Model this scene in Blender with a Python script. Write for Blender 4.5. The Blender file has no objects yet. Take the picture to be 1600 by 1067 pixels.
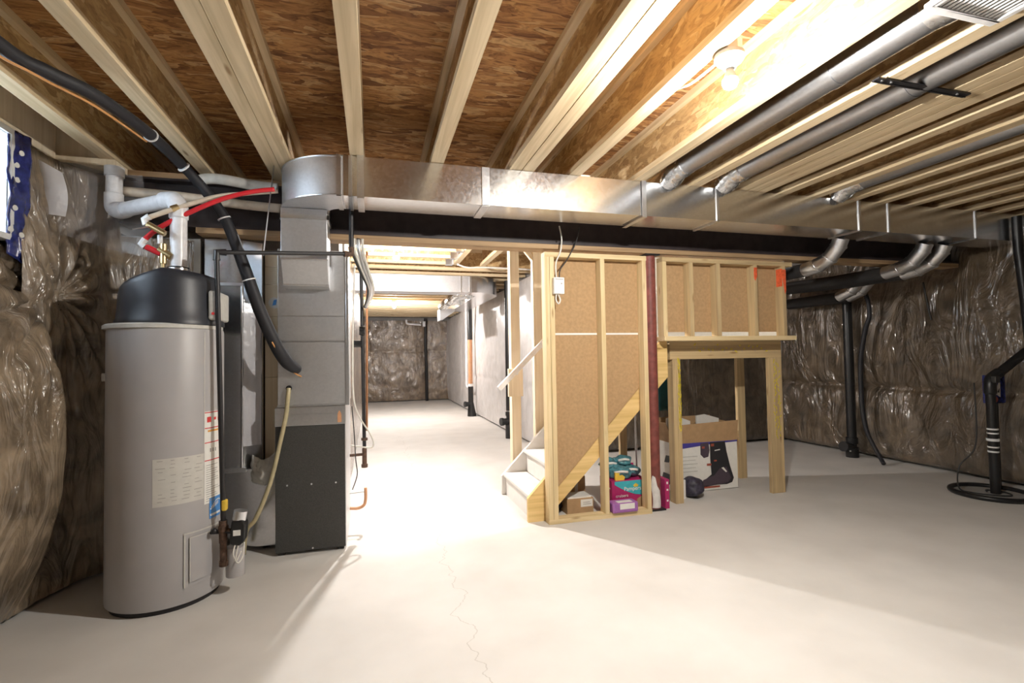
import bpy, bmesh, math, random
from mathutils import Vector, Matrix, noise
random.seed(7)
SC = bpy.context.scene
COL = SC.collection
PI = math.pi
V = Vector

# ------------------------------------------------------------------ camera
yaw, pitch, roll = 0.272813, 0.0310199, -0.0163673
cy, sy, cp, sp = math.cos(yaw), math.sin(yaw), math.cos(pitch), math.sin(pitch)
fw = V((sy*cp, cy*cp, sp)); x0 = V((cy, -sy, 0)); u0 = x0.cross(fw)
cx_ = math.cos(roll)*x0 + math.sin(roll)*u0
cu_ = -math.sin(roll)*x0 + math.cos(roll)*u0
cam = bpy.data.cameras.new('camera'); cam.sensor_width = 36; cam.lens = 777.396/1600*36
cam.clip_start = 0.02
co = bpy.data.objects.new('camera', cam); COL.objects.link(co)
m = Matrix.Identity(4)
for i in range(3):
    m[i][0] = cx_[i]; m[i][1] = cu_[i]; m[i][2] = -fw[i]
m[2][3] = 1.3
co.matrix_world = m
SC.camera = co

# ------------------------------------------------------------------ mesh builder
class MB:
    def __init__(s): s.bm = bmesh.new()
    def _f(s, vs):
        try: s.bm.faces.new(vs)
        except ValueError: pass
    def box(s, x0, x1, y0, y1, z0, z1):
        P = [s.bm.verts.new((x, y, z)) for x in (x0, x1) for y in (y0, y1) for z in (z0, z1)]
        for q in ((0,1,3,2),(4,6,7,5),(0,4,5,1),(2,3,7,6),(0,2,6,4),(1,5,7,3)): s._f([P[i] for i in q])
        return s
    def bar(s, p, q, w, h, up=(0,0,1)):
        p, q = V(p), V(q); d = (q-p).normalized(); a = d.cross(V(up))
        if a.length < 1e-4: a = d.cross(V((0,1,0)))
        a.normalize(); b = a.cross(d)
        P = [s.bm.verts.new(c + a*i*w/2 + b*j*h/2) for c in (p, q) for i in (-1, 1) for j in (-1, 1)]
        for f in ((0,1,3,2),(4,6,7,5),(0,4,5,1),(2,3,7,6),(0,2,6,4),(1,5,7,3)): s._f([P[i] for i in f])
        return s
    def rings(s, R, cap=True, closed=True):
        L = [[s.bm.verts.new(p) for p in r] for r in R]
        for a, b in zip(L, L[1:]):
            n = len(a)
            for i in range(n if closed else n-1):
                s._f([a[i], a[(i+1) % n], b[(i+1) % n], b[i]])
        if cap and closed:
            s._f(L[0][::-1]); s._f(L[-1])
        return s
    def tube(s, pts, r, n=12, sm=0, cap=True):
        P = [V(p) for p in pts]
        rr = list(r) if isinstance(r, (list, tuple)) else [r]*len(P)
        if sm:
            Q, RR = [], []
            for i in range(len(P)-1):
                p0 = P[max(i-1, 0)]; p1 = P[i]; p2 = P[i+1]; p3 = P[min(i+2, len(P)-1)]
                for k in range(sm):
                    t = k/sm
                    Q.append(.5*((2*p1)+(p2-p0)*t+(2*p0-5*p1+4*p2-p3)*t*t+(3*p1-p0-3*p2+p3)*t**3))
                    RR.append(rr[i]*(1-t)+rr[i+1]*t)
            Q.append(P[-1]); RR.append(rr[-1]); P, rr = Q, RR
        R = []; a = None
        for i, p in enumerate(P):
            d = (P[min(i+1, len(P)-1)]-P[max(i-1, 0)]).normalized()
            if a is None:
                a = d.orthogonal().normalized()
            a = (a-d*a.dot(d)).normalized(); b = d.cross(a)
            R.append([p+rr[i]*(math.cos(2*PI*k/n)*a+math.sin(2*PI*k/n)*b) for k in range(n)])
        return s.rings(R, cap)
    def cyl(s, p, q, r, r2=None, n=24):
        return s.tube([p, q], [r, r if r2 is None else r2], n)
    def lathe(s, prof, c, n=48):
        R = [[(c[0]+r*math.cos(2*PI*k/n), c[1]+r*math.sin(2*PI*k/n), z) for k in range(n)] for r, z in prof]
        return s.rings(R)
    def prism(s, poly, ax, a, b):
        def P(u, v, w):
            return (w, u, v) if ax == 'x' else (u, w, v) if ax == 'y' else (u, v, w)
        return s.rings([[P(u, v, a) for u, v in poly], [P(u, v, b) for u, v in poly]])
    def sphere(s, c, r, sz=1.0, n=20):
        R = []
        for i in range(n//2+1):
            t = PI*i/(n//2); rad = max(r*math.sin(t), 1e-4)
            R.append([(c[0]+rad*math.cos(2*PI*k/n), c[1]+rad*math.sin(2*PI*k/n), c[2]+r*sz*math.cos(t)) for k in range(n)])
        return s.rings(R)
    def grid(s, fn, nu, nv):
        L = [[s.bm.verts.new(fn(i/nu, j/nv)) for j in range(nv+1)] for i in range(nu+1)]
        for i in range(nu):
            for j in range(nv):
                s._f([L[i][j], L[i+1][j], L[i+1][j+1], L[i][j+1]])
        return s
    def torus(s, c, R, r, n=48, k=10):
        rg = []
        for i in range(n+1):
            a = 2*PI*i/n
            rg.append([(c[0]+(R+r*math.cos(2*PI*j/k))*math.cos(a), c[1]+(R+r*math.cos(2*PI*j/k))*math.sin(a), c[2]+r*math.sin(2*PI*j/k)) for j in range(k)])
        return s.rings(rg, cap=False)
    def quad(s, pts):
        s._f([s.bm.verts.new(p) for p in pts]); return s

def ob(name, mb, mat, parent=None, smooth=False, bevel=0, solid=0, sub=0):
    bm = mb.bm
    bmesh.ops.remove_doubles(bm, verts=bm.verts, dist=1e-6)
    bmesh.ops.recalc_face_normals(bm, faces=bm.faces)
    me = bpy.data.meshes.new(name); bm.to_mesh(me); bm.free()
    if smooth:
        for p in me.polygons: p.use_smooth = True
        if smooth is not True: me.set_sharp_from_angle(angle=math.radians(smooth))
    me.materials.append(mat)
    o = bpy.data.objects.new(name, me); COL.objects.link(o)
    if solid:
        md = o.modifiers.new('solid', 'SOLIDIFY'); md.thickness = solid
    if sub:
        md = o.modifiers.new('sub', 'SUBSURF'); md.levels = md.render_levels = sub
    if bevel:
        md = o.modifiers.new('bevel', 'BEVEL'); md.width = bevel; md.segments = 2; md.limit_method = 'ANGLE'
    if parent is not None:
        o.parent = parent; o.matrix_parent_inverse = Matrix.Translation(-root_loc(parent))
    return o
def root_loc(p):
    l = p.location.copy()
    return l if p.type == 'EMPTY' else l
def tag(o, label, cat, group=None):
    o['label'] = label; o['category'] = cat
    if group: o['group'] = group
    return o
def thing(name, label, cat, loc=(0, 0, 0), group=None):
    o = bpy.data.objects.new(name, None); COL.objects.link(o); o.location = loc
    o.empty_display_size = .1
    return tag(o, label, cat, group)
def struct(name, mb, mat, **k):
    o = ob(name, mb, mat, **k); o['kind'] = 'structure'; return o
def ch(parent, name, mb, mat, **k):
    return ob(name, mb, mat, parent, **k)
def part_of_mesh(parent, name, mb, mat, **k):   # child of a mesh part that sits at the world origin
    o = ob(name, mb, mat, None, **k); o.parent = parent
    return o
def text(parent, name, s, size, loc, rot, mat, ext=.0008):
    cu = bpy.data.curves.new(name, 'FONT'); cu.body = s; cu.size = size; cu.extrude = ext
    cu.align_x = 'CENTER'; cu.align_y = 'CENTER'
    t = bpy.data.objects.new('tmp', cu); COL.objects.link(t)
    dg = bpy.context.evaluated_depsgraph_get()
    me = bpy.data.meshes.new_from_object(t.evaluated_get(dg))
    bpy.data.objects.remove(t)
    from mathutils import Euler
    me.transform(Matrix.Translation(loc) @ Euler(rot).to_matrix().to_4x4())
    me.materials.clear(); me.materials.append(mat)
    o = bpy.data.objects.new(name, me); COL.objects.link(o); o.parent = parent
    if parent is not None: o.matrix_parent_inverse = Matrix.Translation(-parent.location)
    return o
def copy_thing(root, loc, label, group=None):
    r = root.copy(); COL.objects.link(r); r.location = loc; r['label'] = label
    if group: r['group'] = group
    for c in root.children:
        d = c.copy(); COL.objects.link(d); d.parent = r; d.matrix_parent_inverse = c.matrix_parent_inverse.copy()
        for g in c.children:
            e = g.copy(); COL.objects.link(e); e.parent = d; e.matrix_parent_inverse = g.matrix_parent_inverse.copy()
    return r
def nz(x, y, z=0): return noise.noise(V((x, y, z)))

# ------------------------------------------------------------------ materials
def newmat(name):
    m = bpy.data.materials.new(name); m.use_nodes = True
    nt = m.node_tree; b = nt.nodes['Principled BSDF']
    return m, nt, b
def nd(nt, t, **k):
    n = nt.nodes.new(t)
    for a, v in k.items():
        if a in n.inputs: n.inputs[a].default_value = v
        else: setattr(n, a, v)
    return n
def coords(nt, scale=(1, 1, 1), rnd=False, rot=(0, 0, 0)):
    tc = nd(nt, 'ShaderNodeTexCoord'); mp = nd(nt, 'ShaderNodeMapping')
    mp.inputs['Scale'].default_value = scale; mp.inputs['Rotation'].default_value = rot
    src = tc.outputs['Object']
    if rnd:
        oi = nd(nt, 'ShaderNodeObjectInfo'); ad = nd(nt, 'ShaderNodeVectorMath', operation='MULTIPLY_ADD')
        cb = nd(nt, 'ShaderNodeCombineXYZ')
        for i in range(3): nt.links.new(oi.outputs['Random'], cb.inputs[i])
        nt.links.new(cb.outputs[0], ad.inputs[0]); ad.inputs[1].default_value = (37, 53, 71)
        nt.links.new(src, ad.inputs[2]); src = ad.outputs[0]
    nt.links.new(src, mp.inputs['Vector'])
    return mp.outputs['Vector']
def ramp(nt, fac, stops):
    r = nd(nt, 'ShaderNodeValToRGB'); e = r.color_ramp.elements
    while len(e) < len(stops): e.new(.5)
    for el, (p, c) in zip(e, stops):
        el.position = p; el.color = (*c, 1) if len(c) == 3 else c
    nt.links.new(fac, r.inputs['Fac']); return r.outputs['Color']
def bump(nt, b, h, strength=.3, dist=.01, sock='Normal'):
    n = nd(nt, 'ShaderNodeBump'); n.inputs['Strength'].default_value = strength; n.inputs['Distance'].default_value = dist
    nt.links.new(h, n.inputs['Height']); nt.links.new(n.outputs['Normal'], b.inputs[sock])
def plain(name, c, rough=.5, metal=0., var=.08, scale=30, coat=0., alpha=None, trans=0.):
    m, nt, b = newmat(name)
    t = nd(nt, 'ShaderNodeTexNoise', Scale=scale, Detail=3.); nt.links.new(coords(nt), t.inputs['Vector'])
    lo = tuple(x*(1-var) for x in c); hi = tuple(min(1, x*(1+var)) for x in c)
    nt.links.new(ramp(nt, t.outputs['Fac'], [(.3, lo), (.7, hi)]), b.inputs['Base Color'])
    b.inputs['Roughness'].default_value = rough; b.inputs['Metallic'].default_value = metal
    b.inputs['Coat Weight'].default_value = coat
    if trans: b.inputs['Transmission Weight'].default_value = trans
    if alpha is not None: b.inputs['Alpha'].default_value = alpha
    return m
def wood(name, ax, lo, hi, knots=True, rough=.7):
    m, nt, b = newmat(name)
    s = {'x': (1.2, 28, 28), 'y': (28, 1.2, 28), 'z': (28, 28, 1.2)}[ax]
    t = nd(nt, 'ShaderNodeTexNoise', Scale=1., Detail=5., Distortion=.6); nt.links.new(coords(nt, s, True), t.inputs['Vector'])
    c = ramp(nt, t.outputs['Fac'], [(.3, lo), (.65, hi)])
    if knots:
        s2 = {'x': (2.2, 11, 11), 'y': (11, 2.2, 11), 'z': (11, 11, 2.2)}[ax]
        v = nd(nt, 'ShaderNodeTexVoronoi', Scale=1.); nt.links.new(coords(nt, s2, True), v.inputs['Vector'])
        k = ramp(nt, v.outputs['Distance'], [(.05, (.38, .24, .12)), (.13, (1, 1, 1))])
        mx = nd(nt, 'ShaderNodeMix', data_type='RGBA', blend_type='MULTIPLY'); mx.inputs['Factor'].default_value = .75
        nt.links.new(c, mx.inputs['A']); nt.links.new(k, mx.inputs['B']); c = mx.outputs['Result']
    nt.links.new(c, b.inputs['Base Color']); b.inputs['Roughness'].default_value = rough
    bump(nt, b, t.outputs['Fac'], .15, .004)
    return m
def osb(name, cols, sc=(9, 34, 34), dark=True):
    m, nt, b = newmat(name)
    vec = coords(nt, sc, True)
    wn = nd(nt, 'ShaderNodeTexNoise', Scale=.35, Detail=2.); nt.links.new(vec, wn.inputs['Vector'])
    ad = nd(nt, 'ShaderNodeVectorMath', operation='MULTIPLY_ADD'); nt.links.new(wn.outputs['Color'], ad.inputs[0])
    ad.inputs[1].default_value = (5, 5, 5); nt.links.new(vec, ad.inputs[2])
    v = nd(nt, 'ShaderNodeTexVoronoi', Scale=1.); nt.links.new(ad.outputs[0], v.inputs['Vector'])
    sp_ = nd(nt, 'ShaderNodeSeparateColor'); nt.links.new(v.outputs['Color'], sp_.inputs[0])
    c = ramp(nt, sp_.outputs[0], [(0, cols[0]), (.35, cols[1]), (.75, cols[2]), (1, cols[3])])
    f = nd(nt, 'ShaderNodeTexNoise', Scale=2.6, Detail=5.); nt.links.new(ad.outputs[0], f.inputs['Vector'])
    k = ramp(nt, f.outputs['Fac'], [(.3, (.45, .4, .36)), (.55, (1, 1, 1))])
    mx = nd(nt, 'ShaderNodeMix', data_type='RGBA', blend_type='MULTIPLY'); mx.inputs['Factor'].default_value = .9 if dark else .5
    nt.links.new(c, mx.inputs['A']); nt.links.new(k, mx.inputs['B'])
    nt.links.new(mx.outputs['Result'], b.inputs['Base Color']); b.inputs['Roughness'].default_value = .75
    bump(nt, b, sp_.outputs[1], .25, .004)
    return m
def galv(name, base=(.74, .75, .77), rough=.27, wav=.25, wsc=3.):
    m, nt, b = newmat(name)
    v = nd(nt, 'ShaderNodeTexVoronoi', Scale=70.); nt.links.new(coords(nt), v.inputs['Vector'])
    s_ = nd(nt, 'ShaderNodeSeparateColor'); nt.links.new(v.outputs['Color'], s_.inputs[0])
    nt.links.new(ramp(nt, s_.outputs[0], [(0, tuple(x*.96 for x in base)), (1, tuple(min(1, x*1.03) for x in base))]), b.inputs['Base Color'])
    r = nd(nt, 'ShaderNodeMapRange'); r.inputs['To Min'].default_value = rough-.02; r.inputs['To Max'].default_value = rough+.03
    nt.links.new(s_.outputs[1], r.inputs['Value']); nt.links.new(r.outputs[0], b.inputs['Roughness'])
    b.inputs['Metallic'].default_value = 1
    t = nd(nt, 'ShaderNodeTexNoise', Scale=wsc, Detail=1.); nt.links.new(coords(nt), t.inputs['Vector'])
    bump(nt, b, t.outputs['Fac'], wav, .03)
    return m
def insul(name, lo, hi, coat=.9, ax=(7, 7, 2.2), wr=.55, crough=.14):
    m, nt, b = newmat(name)
    t = nd(nt, 'ShaderNodeTexNoise', Scale=5., Detail=8., Distortion=.8); nt.links.new(coords(nt), t.inputs['Vector'])
    nt.links.new(ramp(nt, t.outputs['Fac'], [(.32, lo), (.7, hi)]), b.inputs['Base Color'])
    b.inputs['Roughness'].default_value = .45; b.inputs['Coat Weight'].default_value = coat; b.inputs['Coat Roughness'].default_value = crough; b.inputs['Coat IOR'].default_value = 1.75
    w = nd(nt, 'ShaderNodeTexNoise', Scale=1., Detail=4., Distortion=1.5); nt.links.new(coords(nt, ax, rot=(0.2, .25, 0)), w.inputs['Vector'])
    bump(nt, b, w.outputs['Fac'], wr, .12, 'Coat Normal')
    bump(nt, b, w.outputs['Fac'], wr*.25, .06)
    return m
def emis(name, c, s):
    m, nt, b = newmat(name)
    b.inputs['Base Color'].default_value = (1, 1, 1, 1); b.inputs['Emission Color'].default_value = (*c, 1); b.inputs['Emission Strength'].default_value = s
    return m

LUM = ((.50, .38, .22), (.71, .57, .37))
lum_x = wood('lumber along x', 'x', *LUM); lum_y = wood('lumber along y', 'y', *LUM); lum_z = wood('lumber along z', 'z', *LUM)
stud_z = wood('stud lumber upright', 'z', (.58, .44, .22), (.78, .62, .37)); stud_x = wood('stud lumber level', 'x', (.58, .44, .22), (.78, .62, .37))
strg = wood('stringer lumber', 'x', (.62, .42, .15), (.80, .58, .26))
weath_z = wood('weathered lumber upright', 'z', (.40, .29, .16), (.60, .45, .24)); weath_x = wood('weathered lumber level', 'x', (.40, .29, .16), (.60, .45, .24))
pale_z = wood('pale planed pine', 'z', (.70, .58, .40), (.84, .72, .54), False)
beamwood = wood('beam plate lumber', 'x', (.30, .19, .10), (.46, .31, .17))
OSB_C = osb('osb subfloor', [(.20, .085, .03), (.38, .18, .06), (.50, .26, .09), (.62, .40, .19)])
OSB_W = osb('osb joist web', [(.34, .21, .09), (.45, .29, .125), (.53, .36, .165), (.61, .45, .24)], (30, 11, 30), False)
GALV = galv('galvanised sheet', rough=.30, wav=.12); GALV_R = galv('shiny return duct sheet', (.68, .69, .71), .19, .12, 5.); SHADE_PIPE = plain('shade-darkened pipe', (.03, .03, .032), .6); GALV_D = galv('duct sheet', rough=.22, wav=.12, wsc=2.2); GALV_M = galv('dull galvanised sheet', (.68, .69, .71), .42, .12)  # the near-black plain one puts shade into the straight pipe runs
GALV_E = galv('satin galvanised sheet', (.76, .77, .80), .45, .1)
FOIL = galv('bright foil', (.82, .83, .84), .25, .35, 14.)
RPIPE = galv('round duct sheet', (.46, .47, .49), .34, .15)
STEEL = plain('dark primed steel', (.035, .026, .027), .55, 0, .25, 14)
REDST = plain('red primed steel', (.20, .055, .045), .55, 0, .3, 18)
BLACK = plain('black plastic pipe', (.012, .012, .013), .38)
BLKFOAM = plain('black pipe foam', (.014, .014, .018), .6)
IRON = plain('black iron pipe', (.015, .014, .016), .45)
RUST = plain('rusty iron', (.10, .055, .035), .7, 0, .4, 60)
HOOD = plain('dark charcoal plastic', (.022, .025, .034), .42)
TANK = plain('grey painted tank', (.40, .39, .395), .42, 0, .03, 8)
LTGREY = plain('light grey plastic', (.55, .54, .50), .5)
WHITE = plain('white plastic', (.80, .80, .80), .35)
PVC = plain('white pvc', (.80, .80, .82), .3)
CREAM = plain('cream pipe', (.66, .57, .46), .45)
REDPEX = plain('red pex', (.62, .02, .03), .35)
BRASS = plain('brass', (.55, .42, .22), .35, .9)
COPPER = plain('copper', (.62, .30, .15), .35, .8)
COPORANGE = plain('orange drain pipe', (.58, .30, .16), .5)
YELLOW = plain('yellow tag', (.75, .52, .06), .5)
PAPER = plain('label paper', (.78, .77, .73), .6, 0, .03)
GPAPER = plain('grey label', (.56, .55, .51), .6, 0, .04)
REDINK = plain('red ink', (.60, .04, .04), .6); GREYINK = plain('grey ink', (.33, .32, .30), .7); ORINK = plain('orange ink', (.72, .33, .05), .6)
BLUEINK = plain('blue ink', (.06, .25, .62), .5)
FURNBLK = plain('speckled black panel', (.048, .048, .045), .5, 0, .35, 260)
BOARD = plain('brown fibreboard', (.44, .285, .145), .85, 0, .10, 45)
CARD = plain('cardboard', (.42, .27, .14), .8, 0, .08, 20)
STAIRW = plain('white painted stair', (.74, .72, .69), .5, 0, .04, 12)
MAG = plain('magenta print', (.42, .02, .13), .45); TEAL = plain('teal print', (.05, .42, .50), .45); PURP = plain('purple print', (.36, .14, .42), .45)
DKPRINT = plain('black print', (.02, .02, .025), .5); DKPRINT2 = plain('charcoal print', (.07, .05, .07), .5); REDPRINT = plain('dark red print', (.35, .08, .05), .5)
BLUEPR = plain('blue print', (.06, .05, .30), .5)
WRAPBLUE = plain('blue house wrap', (.02, .03, .17), .25, 0, .5, 30, coat=.6)
TEALBAG = plain('teal package', (.07, .22, .26), .35, 0, .5, 40, coat=.5); DKBAG = plain('dark bag', (.035, .03, .05), .5, 0, .6, 40)
TEALSHEET = plain('dark teal sheet', (.01, .09, .10), .4)
HOSE = plain('tan vinyl hose', (.46, .40, .24), .35)
CABLEW = plain('white cable', (.72, .70, .64), .5); CABLEY = plain('orange wire', (.62, .30, .10), .5); CABLEK = plain('dark cable', (.03, .03, .03), .5)
ORPAINT = plain('orange spray paint', (.75, .12, .04), .7, 0, .2, 60); YEPAINT = plain('yellow marker paint', (.62, .50, .02), .75, 0, .25, 50)
WPAINT = plain('white paint smear', (.72, .70, .68), .7, 0, .08)
BULB = emis('lit bulb', (1.0, .955, .89), 7400.)
BULBF = emis('lit far bulb', (1.0, .95, .91), 10500.)
HALL = emis('lit hall globe', (1.0, .95, .88), 600.)
DRYWALL = plain('white painted drywall', (.75, .74, .71), .8, 0, .03)
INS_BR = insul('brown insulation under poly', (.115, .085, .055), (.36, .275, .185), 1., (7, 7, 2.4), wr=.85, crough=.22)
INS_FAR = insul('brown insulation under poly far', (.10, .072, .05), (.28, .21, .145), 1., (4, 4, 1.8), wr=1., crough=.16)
INS_SHADE = insul('brown insulation under poly shaded', (.055, .040, .026), (.165, .122, .078), 1., (4, 4, 1.6), wr=1., crough=.16)  # same brown insulation, base darkened to put in the dim right side
INS_LT = insul('pale insulation under poly', (.54, .52, .51), (.70, .68, .68), .5, wr=.3, crough=.3)
CONC_W = plain('grey concrete wall', (.30, .29, .275), .85, 0, .12, 6)
def floor_mat():
    m, nt, b = newmat('trowelled concrete floor')
    t = nd(nt, 'ShaderNodeTexNoise', Scale=2.2, Detail=7.); nt.links.new(coords(nt), t.inputs['Vector'])
    c = ramp(nt, t.outputs['Fac'], [(.3, (.58, .56, .53)), (.7, (.67, .65, .62))])
    # a hairline crack wandering along y near x = .3
    tc = nd(nt, 'ShaderNodeTexCoord'); sx = nd(nt, 'ShaderNodeSeparateXYZ'); nt.links.new(tc.outputs['Object'], sx.inputs[0])
    n2 = nd(nt, 'ShaderNodeTexNoise', Scale=3., Detail=6.); n2.noise_dimensions = '1D'; nt.links.new(sx.outputs['Y'], n2.inputs['W'])
    a = nd(nt, 'ShaderNodeMath', operation='MULTIPLY_ADD'); nt.links.new(n2.outputs['Fac'], a.inputs[0]); a.inputs[1].default_value = .35; nt.links.new(sx.outputs['X'], a.inputs[2])
    d = nd(nt, 'ShaderNodeMath', operation='SUBTRACT'); nt.links.new(a.outputs[0], d.inputs[0]); d.inputs[1].default_value = .62
    e = nd(nt, 'ShaderNodeMath', operation='ABSOLUTE'); nt.links.new(d.outputs[0], e.inputs[0])
    ck = ramp(nt, e.outputs[0], [(.0, (.72, .70, .67)), (.003, (1, 1, 1))])
    mx = nd(nt, 'ShaderNodeMix', data_type='RGBA', blend_type='MULTIPLY'); mx.inputs['Factor'].default_value = 1.
    nt.links.new(c, mx.inputs['A']); nt.links.new(ck, mx.inputs['B'])
    nt.links.new(mx.outputs['Result'], b.inputs['Base Color']); b.inputs['Roughness'].default_value = .7
    f = nd(nt, 'ShaderNodeTexNoise', Scale=60., Detail=4.); nt.links.new(coords(nt), f.inputs['Vector'])
    bump(nt, b, f.outputs['Fac'], .05, .002)
    return m
FLOOR = floor_mat()
def film(name, c, al, rough):
    m, nt, b = newmat(name)
    b.inputs['Base Color'].default_value = (*c, 1); b.inputs['Alpha'].default_value = al; b.inputs['Roughness'].default_value = rough
    b.inputs['Coat Weight'].default_value = .6
    w = nd(nt, 'ShaderNodeTexNoise', Scale=9., Detail=3.); nt.links.new(coords(nt), w.inputs['Vector']); bump(nt, b, w.outputs['Fac'], .3, .05)
    return m
POLY = film('loose polythene', (.70, .69, .72), .72, .3); POLY2 = film('thin loose polythene', (.55, .54, .56), .27, .15)
GLASS, _nt, _b = newmat('window glass')
_b.inputs['Transmission Weight'].default_value = 1; _b.inputs['Roughness'].default_value = 0; _b.inputs['IOR'].default_value = 1.05
# ================================================================== SETTING
H = 2.54; HT = 2.842
struct('floor', MB().box(-2.2, 6.2, -2.4, 16, -.12, 0), FLOOR)
struct('ceiling', MB().box(-2.2, 6.2, -2.4, 3.87, HT, HT+.02).box(-2.2, 1.49, 3.87, 4.64, HT, HT+.02).box(3.78, 6.2, 3.87, 4.64, HT, HT+.02).box(-2.2, 6.2, 4.64, 16, HT, HT+.02), OSB_C)
struct('wall_stairwell', MB().box(1.45, 3.82, 3.83, 3.87, HT+.02, 5.1).box(1.45, 3.82, 4.64, 4.68, HT+.02, 5.1).box(1.45, 1.49, 3.87, 4.64, HT+.02, 5.1).box(3.78, 3.82, 3.87, 4.64, HT+.02, 5.1).box(1.45, 3.82, 3.83, 4.68, 5.1, 5.14), DRYWALL)
struct('wall_stair_light_stop', MB().prism([(1.70, .72), (2.46, 1.48), (3.76, 1.48), (3.76, HT), (1.70, HT)], 'y', 4.66, 4.68).box(3.70, 3.715, 3.77, 4.68, 1.462, HT), DRYWALL)  # unseen boards added to stop hall light leaking past the stairs
hl = thing('hall_lamp', 'round white globe lamp on the hall ceiling above the stairs', 'lamp', (3.35, 4.40, 4.95))
ch(hl, 'globe', MB().sphere((3.35, 4.40, 4.93), .11, .9), HALL, smooth=True); ch(hl, 'ceiling_plate', MB().cyl((3.35, 4.40, 5.02), (3.35, 4.40, 5.099), .08), WHITE, smooth=30)
wl = MB()
wl.box(-2.1, -1.84, -2.4, 4.9, 0, 1.93).box(-2.1, -1.84, -2.4, 1.7, 1.93, HT).box(-2.1, -1.84, 3.10, 4.9, 1.93, HT).box(-2.1, -1.84, 1.7, 3.10, 2.50, HT)
struct('wall_left', wl, CONC_W)
struct('wall_left_back', MB().box(-1.84, -1.13, 3.82, 4.9, 0, 2.14).box(-1.84, -1.56, 3.72, 4.9, 2.14, 2.494), CONC_W)
struct('wall_alcove', MB().box(-1.84, -.25, 4.9, 5.0, 0, HT), CONC_W)
struct('wall_far_left', MB().box(-.42, -.27, 4.9, 15.7, 0, HT).box(-.42, -.27, 4.42, 4.9, 0, H-.005), CONC_W)  # second box is an unseen extension added to block the far bulb
struct('trim_1', MB().box(-1.84, -1.80, 1.0, 3.52, 2.505, 2.838), pale_z)
struct('wall_far', MB().box(-.42, 2.35, 15.68, 15.85, 0, HT), CONC_W)
struct('wall_far_right', MB().box(2.32, 2.5, 6.2, 15.8, 0, HT), CONC_W)
struct('wall_back', MB().box(2.5, 6.05, 6.25, 6.4, 0, HT), CONC_W)
struct('wall_right', MB().box(5.98, 6.15, -2.4, 6.4, 0, HT), CONC_W)
struct('wall_near', MB().box(-2.1, 6.15, -2.4, -2.25, 0, HT), CONC_W)

# window in the left wall
w = struct('window_1', MB().box(-1.85, -1.755, 1.7, 3.10, 2.47, 2.50).box(-1.85, -1.755, 1.7, 3.10, 1.93, 1.96).box(-1.85, -1.755, 1.7, 1.73, 1.96, 2.47).box(-1.85, -1.755, 3.075, 3.10, 1.96, 2.47), WHITE)
o = ch(w, 'glass_pane', MB().box(-1.775, -1.769, 1.73, 3.075, 1.96, 2.47), GLASS)

# ---- insulation blankets
def left_blanket(u, v):
    y = -2.2+5.52*u; z = .015+1.9*v
    b = .07*math.sin(PI*min(1, max(0, v)))**.7
    b += .17*math.exp(-((y-3.16)/.42)**2)*math.sin(PI*min(1, v*1.12))**.8 if v*1.12 < 1 else 0
    for k in (-1.3, -.3, .75, 1.75): b += .05*math.exp(-((y-k)/.35)**2)*math.sin(PI*v)
    b += .022*nz(y*3, z*1.5, 1)+.016*nz(y*8, z*3, 2)+.006*nz(y*24, z*6, 4)
    r = math.hypot(y-3.33, (z-1.66)); b *= 1-math.exp(-(r/.13)**2)*.85
    a = math.atan2(z-1.66, y-3.33)
    for ak in (2.5, 2.95, -2.85, -2.45, -2.0, -1.65):
        da = abs((a-ak+PI) % (2*PI)-PI); b -= .06*math.exp(-(da/.06)**2)*(1-math.exp(-(r/.08)**2))*math.exp(-(r/.45)**2)
    if u > .975: b *= math.sqrt(max(0, (1-u)/.025))
    return (-1.80+max(b, -.02)+.012, y, z)
tag(ob('insulation_blanket', MB().grid(left_blanket, 320, 110), INS_BR, smooth=True, solid=-.02), 'brown poly-wrapped insulation blanket bulging under the window on the left wall', 'insulation')
pts = [V((-1.79, 3.14)), V((-1.74, 3.42)), V((-1.62, 3.645)), V((-1.40, 3.70)), V((-1.135, 3.715))]
def cpath(u):
    t = u*(len(pts)-1); i = min(int(t), len(pts)-2); f = t-i
    p0, p1, p2, p3 = pts[max(i-1, 0)], pts[i], pts[i+1], pts[min(i+2, len(pts)-1)]
    return .5*((2*p1)+(p2-p0)*f+(2*p0-5*p1+4*p2-p3)*f*f+(3*p1-p0-3*p2+p3)*f**3)
def corner_blanket(u, v):
    p = cpath(u); q = cpath(min(1, u+.01))-cpath(max(0, u-.01)); n = V((q.y, -q.x)).normalized()
    top = 2.475 if u < .55 else 2.475-.37*min(1, (u-.55)/.06)
    z = .02+(top-.02)*v
    d = .03*math.sin(PI*v)**.6
    du = u-.24; dz = z-1.69; r = math.hypot(du*2.2, dz); a = math.atan2(dz, du*2.2)
    d += .03*(1-math.exp(-(r/.16)**2))*(abs(math.sin(a*3.5+.7+.5*math.sin(a*2)))**.55)*math.exp(-(r/.55)**2)
    d += .022*nz(u*6, z*2, 5)+.012*nz(u*26, z*9, 3)
    for ak in (1.5, .85, .42, .08, -.25, -.6, -.95, -1.3, 2.3, -2.2):
        da = abs((a-ak+PI) % (2*PI)-PI); d -= .075*math.exp(-(da/.065)**2)*(1-math.exp(-(r/.06)**2))*math.exp(-(r/.5)**2)
    d += .03*(1-math.exp(-(r/.12)**2))*math.exp(-(r/.6)**2)
    if z > 1.9 and u > .33: d = d*(1-.75*min(1, (z-1.9)/.1))
    p = p+n*d
    return (p.x, p.y, z)
tag(ob('insulation_blanket', MB().grid(corner_blanket, 170, 220), INS_BR, smooth=True), 'creased brown insulation blanket wrapping the corner behind the water heater', 'insulation')
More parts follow.
